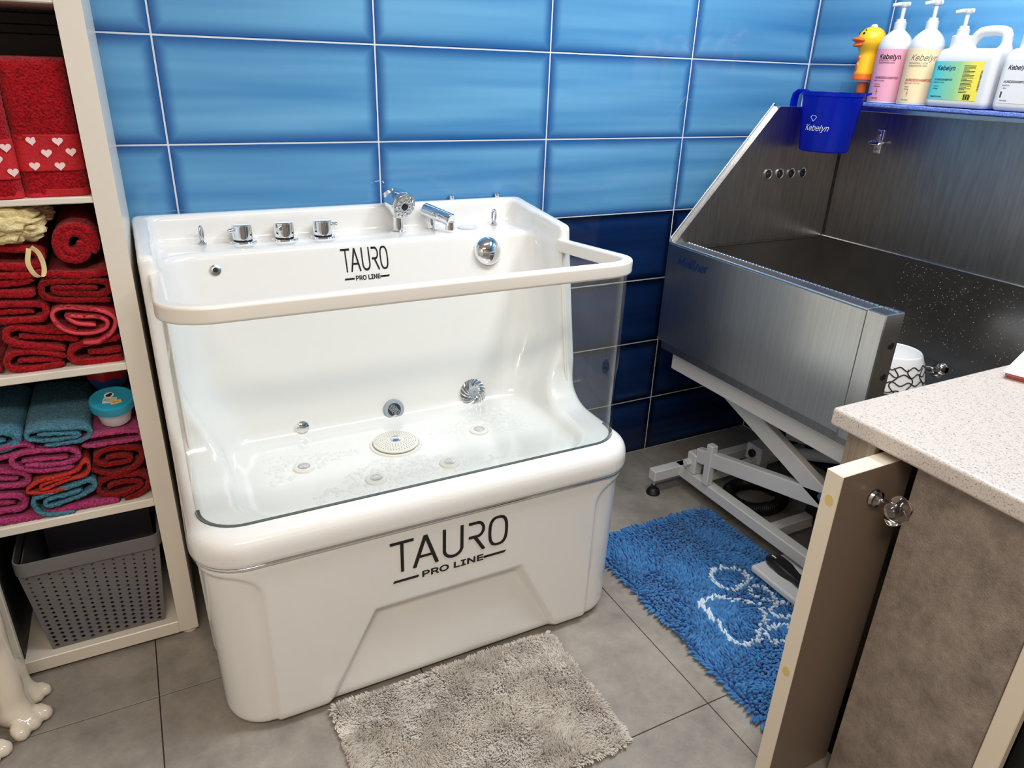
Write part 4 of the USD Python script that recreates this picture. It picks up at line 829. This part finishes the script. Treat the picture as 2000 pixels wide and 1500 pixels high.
# round tub with lid
tbx, tby, tbz = -.263, -.335, .770
rt = Thing('round_tub', 'small white tub with teal lid and stickers on the pink towel', 'tub', (tbx, tby, tbz), None, 13)
rt.part('pot', lathe([(0, 0), (.036, 0), (.039, .003), (.050, .058), (0, .058)], (tbx, tby, tbz), n=48), 'white_plastic')
lid = rt.part('lid', lathe([(.049, .050), (.056, .050), (.0575, .052), (.0575, .073), (.056, .076), (.050, .077), (.046, .074), (0, .074)], (tbx, tby, tbz), n=56), 'lid_teal', 40)
zs = tbz + .0742
def flat(poly, z=zs, h=.0003): return place(extrude(poly, h), (tbx, tby, z), (1, 0, 0), (0, 1, 0), (0, 0, 1))
rt.part('sticker', cat_(flat(affinity.rotate(sg.box(-.022, -.020, .012, .006), -12))), 'paper_white', False, under=lid); rt.part('sticker', flat(sg.Point(-.006, .018).buffer(.0125)), 'paper_white', False, under=lid)
rt.part('sticker', flat(affinity.rotate(sg.box(-.002, -.026, .022, -.013).buffer(.002), 10), zs + .0004), 'sticker_orange', False, under=lid)
rt.part('print', flat(union_all([sg.Point(-.008, .016).buffer(.006), sg.Point(-.002, .021).buffer(.005), sg.box(-.012, .010, 0, .014)]), zs + .0004), 'net_brown', False, under=lid)
rt.part('print', cat_(*[flat(affinity.rotate(sg.box(-.020, y, .010, y + .0012), -12, origin=(-.005, -.007)), zs + .0004) for y in np.arange(-.017, .004, .0038)], flat(affinity.rotate(sg.box(.002, -.021, .018, -.019), 10), zs + .0008)), 'print_grey', False, under=lid, kind='stuff')
gbz = Thing('glazed_bowl', 'small blue bowl with red glaze drips behind the teal-lidded tub', 'bowl', (-.272, -.165, .80))
gbz.part('bowl', lathe([(0, 0), (.030, 0), (.042, .012), (.055, .04), (.058, .075), (.054, .078), (.05, .05), (0, .02)], (-.272, -.165, .80), n=40), 'blue_glaze', 40)
a = np.linspace(0, 2 * np.pi, 97)[:-1]; lo_ = .040 + .009 * np.abs(np.sin(a * 3.5)); rg = np.stack([np.interp(lo_, [.012, .04, .075], [.042, .055, .058]) + .0012, lo_], 1)
V = []
for q, ang in enumerate(a):
    for r, z in ((rg[q, 0] - .0012, lo_[q]), (rg[q, 0], lo_[q] + .002), (.0593, .076), (.054, .0795)): V.append((-.272 + r * math.cos(ang), -.165 + r * math.sin(ang), .80 + z))
gbz.part('red_glaze', (np.array(V), grid_faces(96, 4, False, True)), 'red_glaze', True)
# perforated basket
bk = Thing('storage_basket', 'grey plastic basket with diamond holes on the bottom shelf board', 'basket', (-.40, -.25, .062))
Zb0, Zb1, Zr = .063, .352, .398
def bxx(z): q = (z - Zb0) / (Zr - Zb0); return -.556 - .034 * q, -.243 + .030 * q, -.386 - .010 * q, -.075
def wall(pts_fn, w_lo, w_hi, holes):
    cs_ = manifold3d.CrossSection([[(-w_lo / 2, 0), (w_lo / 2, 0), (w_hi / 2, 1), (-w_hi / 2, 1)]])
    if holes: cs_ = cs_ - manifold3d.CrossSection(holes, manifold3d.FillRule.NonZero)
    return MF.extrude(cs_, 1.0)
x0, x1, yf, yb = bxx(Zb0); X0b, X1b, YFb, _ = bxx(Zb1)
Hh = Zb1 - Zb0; holes = []
for i in range(13):
    for j in range(17):
        u = -.141 + .0235 * i; z = .012 + .0165 * j + (.008 if i % 2 else 0); s = .0078 - .0032 * (z / Hh)
        if z < Hh - .012: holes.append([(u * (1 + .18 * z / Hh) - s, z), (u * (1 + .18 * z / Hh), z - s * .9), (u * (1 + .18 * z / Hh) + s, z), (u * (1 + .18 * z / Hh), z + s * .9)])
fw_ = manifold3d.CrossSection([[(-(x1 - x0) / 2, 0), ((x1 - x0) / 2, 0), ((X1b - X0b) / 2, Hh), (-(X1b - X0b) / 2, Hh)]], manifold3d.FillRule.NonZero) - manifold3d.CrossSection(holes, manifold3d.FillRule.NonZero)
V, F = arr(MF.extrude(fw_, .004)); t_ = V[:, 1] / Hh
bk.part('front_wall', (np.stack([(x0 + x1) / 2 * (1 - t_) + (X0b + X1b) / 2 * t_ + V[:, 0], yf + (YFb - yf) * t_ + V[:, 2], Zb0 + V[:, 1]], 1), np.array(F)[:, ::-1]), 'basket_grey', False)
bk.part('side_wall', hull([(x0, yf + .004, Zb0), (x0 + .004, yf + .004, Zb0), (x0, yb, Zb0), (x0 + .004, yb, Zb0), (X0b, YFb + .004, Zb1), (X0b + .004, YFb + .004, Zb1), (X0b, yb, Zb1), (X0b + .004, yb, Zb1)]), 'basket_grey', False)
bk.part('side_wall', hull([(x1, yf + .004, Zb0), (x1 - .004, yf + .004, Zb0), (x1, yb, Zb0), (x1 - .004, yb, Zb0), (X1b, YFb + .004, Zb1), (X1b - .004, YFb + .004, Zb1), (X1b, yb, Zb1), (X1b - .004, yb, Zb1)]), 'basket_grey', False)
bk.part('back_wall', box(x0, x1, yb, yb + .004, Zb0, Zb1, .001), 'basket_grey', False)
bk.part('bottom', box(x0, x1, yf + .003, yb, Zb0, Zb0 + .004, .001), 'basket_grey', False)
rx = np.array([[(X0b + X1b) / 2 + p[0], (YFb + yb) / 2 - .002 + p[1], (Zb1 + Zr) / 2] for p in rrect(X1b - X0b + .012, yb - YFb + .012, .03, 6)])
bk.part('rim', sweep(rx, rrect(.005, Zr - Zb1, .002, 2), closed=True), 'basket_grey', 40)
solo('folded_cloth', cat_(rbox(x0 + .03, x1 - .02, yf + .012, yb - .03, Zb0 + .005, Zb0 + .105, .02)), 'cloth_blue', 'blue cloth lying inside the grey basket, seen through its holes', 'cloth', True)

# ------------------------------------------------------------------ ceramic dog
f_ = np.array([.707, -.707, 0]); s_ = np.array([.707, .707, 0]); dc = np.array([-.645, -.575, 0]) - s_ * .062
def dp(a, b, z): return dc + f_ * a + s_ * b + (0, 0, z)
DOGP = [(dp(-.20, 0, .16), dp(-.05, 0, .34), .125, .095), (dp(-.05, 0, .34), dp(-.02, 0, .50), .092, .062), (dp(-.02, 0, .50), dp(.01, 0, .60), .062, .075), (dp(.03, 0, .60), dp(.115, 0, .575), .055, .036)]
for s in (-1, 1):
    DOGP += [(dp(-.02, .062 * s, .36), dp(.0, .062 * s, .06), .050, .040), (dp(.0, .062 * s, .035), dp(.035, .062 * s, .028), .036, .030),
             (dp(-.22, .10 * s, .12), dp(-.10, .125 * s, .08), .085, .055), (dp(-.12, .13 * s, .035), dp(-.03, .135 * s, .028), .036, .028), (dp(-.03, .062 * s, .64), dp(-.06, .085 * s, .54), .026, .030)]
DOGT = [(dp(.052, .062 * s + q, .024), dp(.066, .062 * s + q * 1.15, .021), .023, .021) for s in (-1, 1) for q in (-.031, 0, .031)] + [(dp(-.02, .135 * s + q, .02), dp(-.005, .135 * s + q * 1.1, .018), .019, .017) for s in (-1, 1) for q in (-.024, 0, .024)]
DOGP.append((dp(-.30, 0, .05), dp(-.42, .06, .04), .035, .022))
def dog(P):
    b = None
    for a, q, r1, r2 in DOGP:
        d = capsule(P, a, q, r1, r2); b = d if b is None else smin(b, d, .035)
    for a, q, r1, r2 in DOGT: b = smin(b, capsule(P, a, q, r1, r2), .008)
    return smax(b, -P[..., 2], .006)
dg = Thing('dog_statue', 'glossy cream ceramic dog statue standing on the floor before the shelf', 'statue', tuple(dc))
dg.part('body', surfnet(dog, (-1.12, -.86, -.02), (-.52, -.22, .70), .0095), 'cream_glaze', True)
for s in (-1, 1): dg.part('eye', lathe([(0, -.006), (.010, -.004), (.009, .003), (0, .005)], dp(.075, .028 * s, .628), f_ * .8 + s_ * .4 * s + (0, 0, .45), 16), 'black_rubber', 50)
dg.part('nose', lathe([(0, -.01), (.016, -.006), (.014, .006), (0, .010)], dp(.148, 0, .582), f_, 18), 'black_rubber', 50)

# ------------------------------------------------------------------ counter and cabinet
solo('countertop', rbox(1.274, 2.6195, -2.85, -1.485, .983, 1.029, .009), 'quartz', 'speckled off-white stone countertop in the right foreground', 'countertop', 40)
cb = Thing('base_cabinet', 'grey concrete-look base cabinet with an open door under the speckled countertop', 'cabinet', (1.95, -2.1, 0))
cb.part('end_panel', box(1.309, 2.60, -1.532, -1.515, .003, .982, .002), 'wood_grey', False)
cb.part('stile', box(1.303, 1.321, -1.596, -1.533, .003, .982, .002), 'wood_grey', False)
cb.part('inner_panel', box(1.326, 2.59, -1.712, -1.700, .003, .981, .001), 'shelf_black', False)
cb.part('front_panel', box(1.305, 1.323, -1.995, -1.699, .03, .973, .002), 'concrete', False, label='grey concrete-look front')
cb.part('panel_edge', box(1.299, 1.323, -2.040, -1.998, .03, .973, .002), 'cream_edge', False)
cb.part('carcass', box(1.36, 2.59, -2.80, -2.03, .05, .981, .002), 'shelf_black', False)
cb.part('plinth', box(1.38, 2.59, -2.80, -1.54, 0, .05, .002), 'shelf_black', False)
dz0, dz1 = .004, .967
d_ = cb.part('door', box(1.127, 1.358, -1.6562, -1.6130, dz0, dz1, .0015), 'cream_edge', False)
cb.part('door_skin', box(1.1275, 1.358, -1.6573, -1.6564, dz0 + .0005, dz1 - .0005, .0004), 'door_taupe', False, under=d_)
for z in (.899, .403): cb.part('edge_sticker', place(extrude(affinity.scale(sg.Point(0, 0).buffer(.0105, 16), 1, 1.25), .0008), (1.1268, -1.6355, z), (0, -1, 0), (0, 0, 1), (-1, 0, 0)), 'sticker_yellow', False, under=d_)
kx, ky, kz = 1.244, -1.6573, .889
kb = cb.part('knob', lathe([(0, 0), (.020, 0), (.021, .004), (.018, .010), (.019, .014), (.012, .019), (.009, .024), (.010, .036), (.014, .043), (.012, .050), (0, .052)], (kx, ky, kz), (0, -1, 0), 32), 'gunmetal', 40, under=d_)
v, f = arr(trimesh.creation.icosphere(4, 1.0)); an = np.arctan2(v[:, 0], v[:, 2]); rr = .026 * (1 + .12 * np.cos(an * 5) * np.clip(1 - v[:, 1] ** 2, 0, 1)); rr = rr * (1 - .10 * np.clip(v[:, 1], 0, 1))
cb.part('knob_crystal', (v * rr[:, None] * (1.25, 1.0, 1.25) + (kx, ky - .061, kz), f), 'crystal', True, under=d_)
bo = Thing('booklet_stack', 'small stack of red-edged booklets lying on the countertop', 'booklets', (1.95, -1.62, 1.029))
for k in range(3):
    o = .004 * k
    bo.part('booklet', place(box(-.004 * k, .25, 0, .30, 0, .0075 if k < 2 else .003, .001), (1.857 - o, -1.545 + o, 1.0293 + .008 * k), (.95, .31, 0), (.31, -.95, 0), (0, 0, 1)), 'red_card' if k < 2 else 'paper_white', False)

# ------------------------------------------------------------------ mats
def strands(base, dirs, length, rad, sides, rings, bend):
    """Tapered, bent pile strands as one mesh. base, dirs, bend (n,3); length, rad (n,)"""
    n = len(base); t = np.linspace(0, 1, rings); a = np.linspace(0, 2 * np.pi, sides, endpoint=False)
    d = dirs / np.linalg.norm(dirs, axis=1, keepdims=True); u = np.cross(d, [0.3, .2, 1.0]); u /= np.linalg.norm(u, axis=1, keepdims=True) + 1e-9; w = np.cross(d, u)
    C = base[:, None] + d[:, None] * (length[:, None] * t)[..., None] + bend[:, None] * (t ** 2)[None, :, None]
    prof = np.sqrt(np.clip(1 - np.clip((t - .55) / .47, 0, 1) ** 2, .04, 1))
    V = C[:, :, None] + (rad[:, None, None] * prof[None, :, None])[..., None] * (np.cos(a)[None, None, :, None] * u[:, None, None] + np.sin(a)[None, None, :, None] * w[:, None, None])
    tip = C[:, -1] + d * rad[:, None] * .3; m = rings * sides
    V = np.concatenate([V.reshape(n, m, 3), tip[:, None]], 1).reshape(-1, 3); f = grid_faces(rings, sides, True); j = np.arange(sides); k = (j + 1) % sides
    f = np.vstack([f, np.stack([(rings - 1) * sides + j, (rings - 1) * sides + k, np.full(sides, m)], 1)])
    return V, (f[None] + (np.arange(n) * (m + 1))[:, None, None]).reshape(-1, 3)
gm = Thing('bath_mat', 'fluffy light grey bath mat on the floor before the white bath', 'mat', (.525, -1.14, 0))
gx0, gx1, gy0, gy1 = .158, .892, -1.385, -.910
gm.part('backing', box(gx0 + .012, gx1 - .012, gy0 + .012, gy1 - .012, .0005, .010, .003), 'mat_back_grey')
r2 = np.random.default_rng(11); n = 30000
B = np.column_stack([r2.uniform(gx0, gx1, n), r2.uniform(gy0, gy1, n), np.full(n, .004)])
e = rr2(B[:, 0], B[:, 1], gx0, gx1, gy0, gy1, .03); B = B[e < 0]; e = e[e < 0]; n = len(B)
fx = meshkit.fbm(B * (7, 7, 1) + 3, 3, 5) - .5; fy = meshkit.fbm(B * (7, 7, 1) + 31, 3, 9) - .5
fx2 = meshkit.noise(B * (45, 45, 1), 15) - .5; fy2 = meshkit.noise(B * (45, 45, 1) + 50, 19) - .5
D = np.column_stack([fx * 2.2 + fx2 * .5 + r2.normal(0, .13, n), fy * 2.2 + fy2 * .5 + r2.normal(0, .13, n) - .3, np.ones(n)])
eo = np.clip(1 + e / .02, 0, 1)[:, None]; cen = np.sign(B - (.525, -1.14, 0)) * (np.abs(B - (.525, -1.14, 0)) > [(gx1 - gx0) / 2 - .02, (gy1 - gy0) / 2 - .02, 9]); D += cen * eo * .7
ln = r2.uniform(.020, .028, n) * (.85 + .3 * meshkit.noise(B * (12, 12, 1), 7)) * (1 - .35 * eo[:, 0])
gm.part('pile', strands(B, D, ln, r2.uniform(.0024, .0034, n), 4, 4, D * (.006, .006, -.002)), 'fur_grey', True, kind='stuff', label='shaggy light grey pile')
bm = Thing('bath_mat', 'blue chenille mat with white paw prints on the grey floor tiles', 'mat', (1.57, -1.04, 0))
mx0, mx1, my0, my1 = 1.278, 1.870, -1.508, -.552
bm.part('backing', box(mx0 + .008, mx1 - .008, my0 + .008, my1 - .008, .0005, .008, .002), 'mat_back_blue')
gxs, gys = np.meshgrid(np.arange(mx0 + .005, mx1, 0.0104), np.arange(my0 + .005, my1, 0.0104)); n = gxs.size
B = np.column_stack([gxs.ravel() + r2.uniform(-.003, .003, n), gys.ravel() + r2.uniform(-.003, .003, n), np.full(n, .005)])
fx = meshkit.fbm(B * (8, 8, 1) + 3, 3, 25) - .5; fy = meshkit.fbm(B * (8, 8, 1) + 31, 3, 29) - .5
D = np.column_stack([fx * 2.6 + r2.normal(0, .16, n) - .2, fy * 2.6 + r2.normal(0, .16, n), np.full(n, 1.0)])
e = rr2(B[:, 0], B[:, 1], mx0, mx1, my0, my1, .01); eo = np.clip(1 + e / .018, 0, 1)[:, None]; cb2 = np.array([(mx0 + mx1) / 2, (my0 + my1) / 2, 0])
D += np.sign(B - cb2) * (np.abs(B - cb2) > [(mx1 - mx0) / 2 - .018, (my1 - my0) / 2 - .018, 9]) * eo * 1.1; D[:, 2] -= eo[:, 0] * .55
paws = [[(1.437, -1.034), (1.48, -1.025), (1.535, -1.035), (1.571, -1.057), (1.615, -1.087), (1.635, -1.126), (1.612, -1.173), (1.587, -1.198), (1.541, -1.221), (1.506, -1.248), (1.452, -1.249), (1.425, -1.215), (1.424, -1.175), (1.436, -1.137), (1.433, -1.08)],
    [(1.591, -.931), (1.633, -.907), (1.682, -.918), (1.713, -.949), (1.698, -.997), (1.637, -1.021), (1.599, -1.009), (1.572, -.976)], [(1.678, -1.035), (1.705, -1.037), (1.726, -1.067), (1.712, -1.122), (1.69, -1.112), (1.658, -1.077)],
    [(1.716, -1.143), (1.667, -1.15), (1.64, -1.185), (1.674, -1.215), (1.711, -1.218), (1.747, -1.177)], [(1.642, -1.241), (1.596, -1.229), (1.555, -1.245), (1.558, -1.281), (1.59, -1.288), (1.635, -1.282)]]
from shapely import contains_xy
lines = union_all([sg.Polygon(spline(p, .01, True)).boundary for p in paws]).buffer(.0085)
wh = contains_xy(lines, B[:, 0], B[:, 1]); ln = r2.uniform(.020, .026, n); rad = r2.uniform(.0048, .0058, n)
for msk, mt, nm, lb in ((~wh, 'noodle_blue', 'pile', 'blue chenille pile'), (wh, 'noodle_white', 'paw_outline', 'white paw print outlines')):
    bm.part(nm, strands(B[msk], D[msk] * (.6 if mt == 'noodle_white' else 1), ln[msk], rad[msk], 6, 6, D[msk] * (.007, .007, -.003)), mt, True, kind='stuff', label=lb)
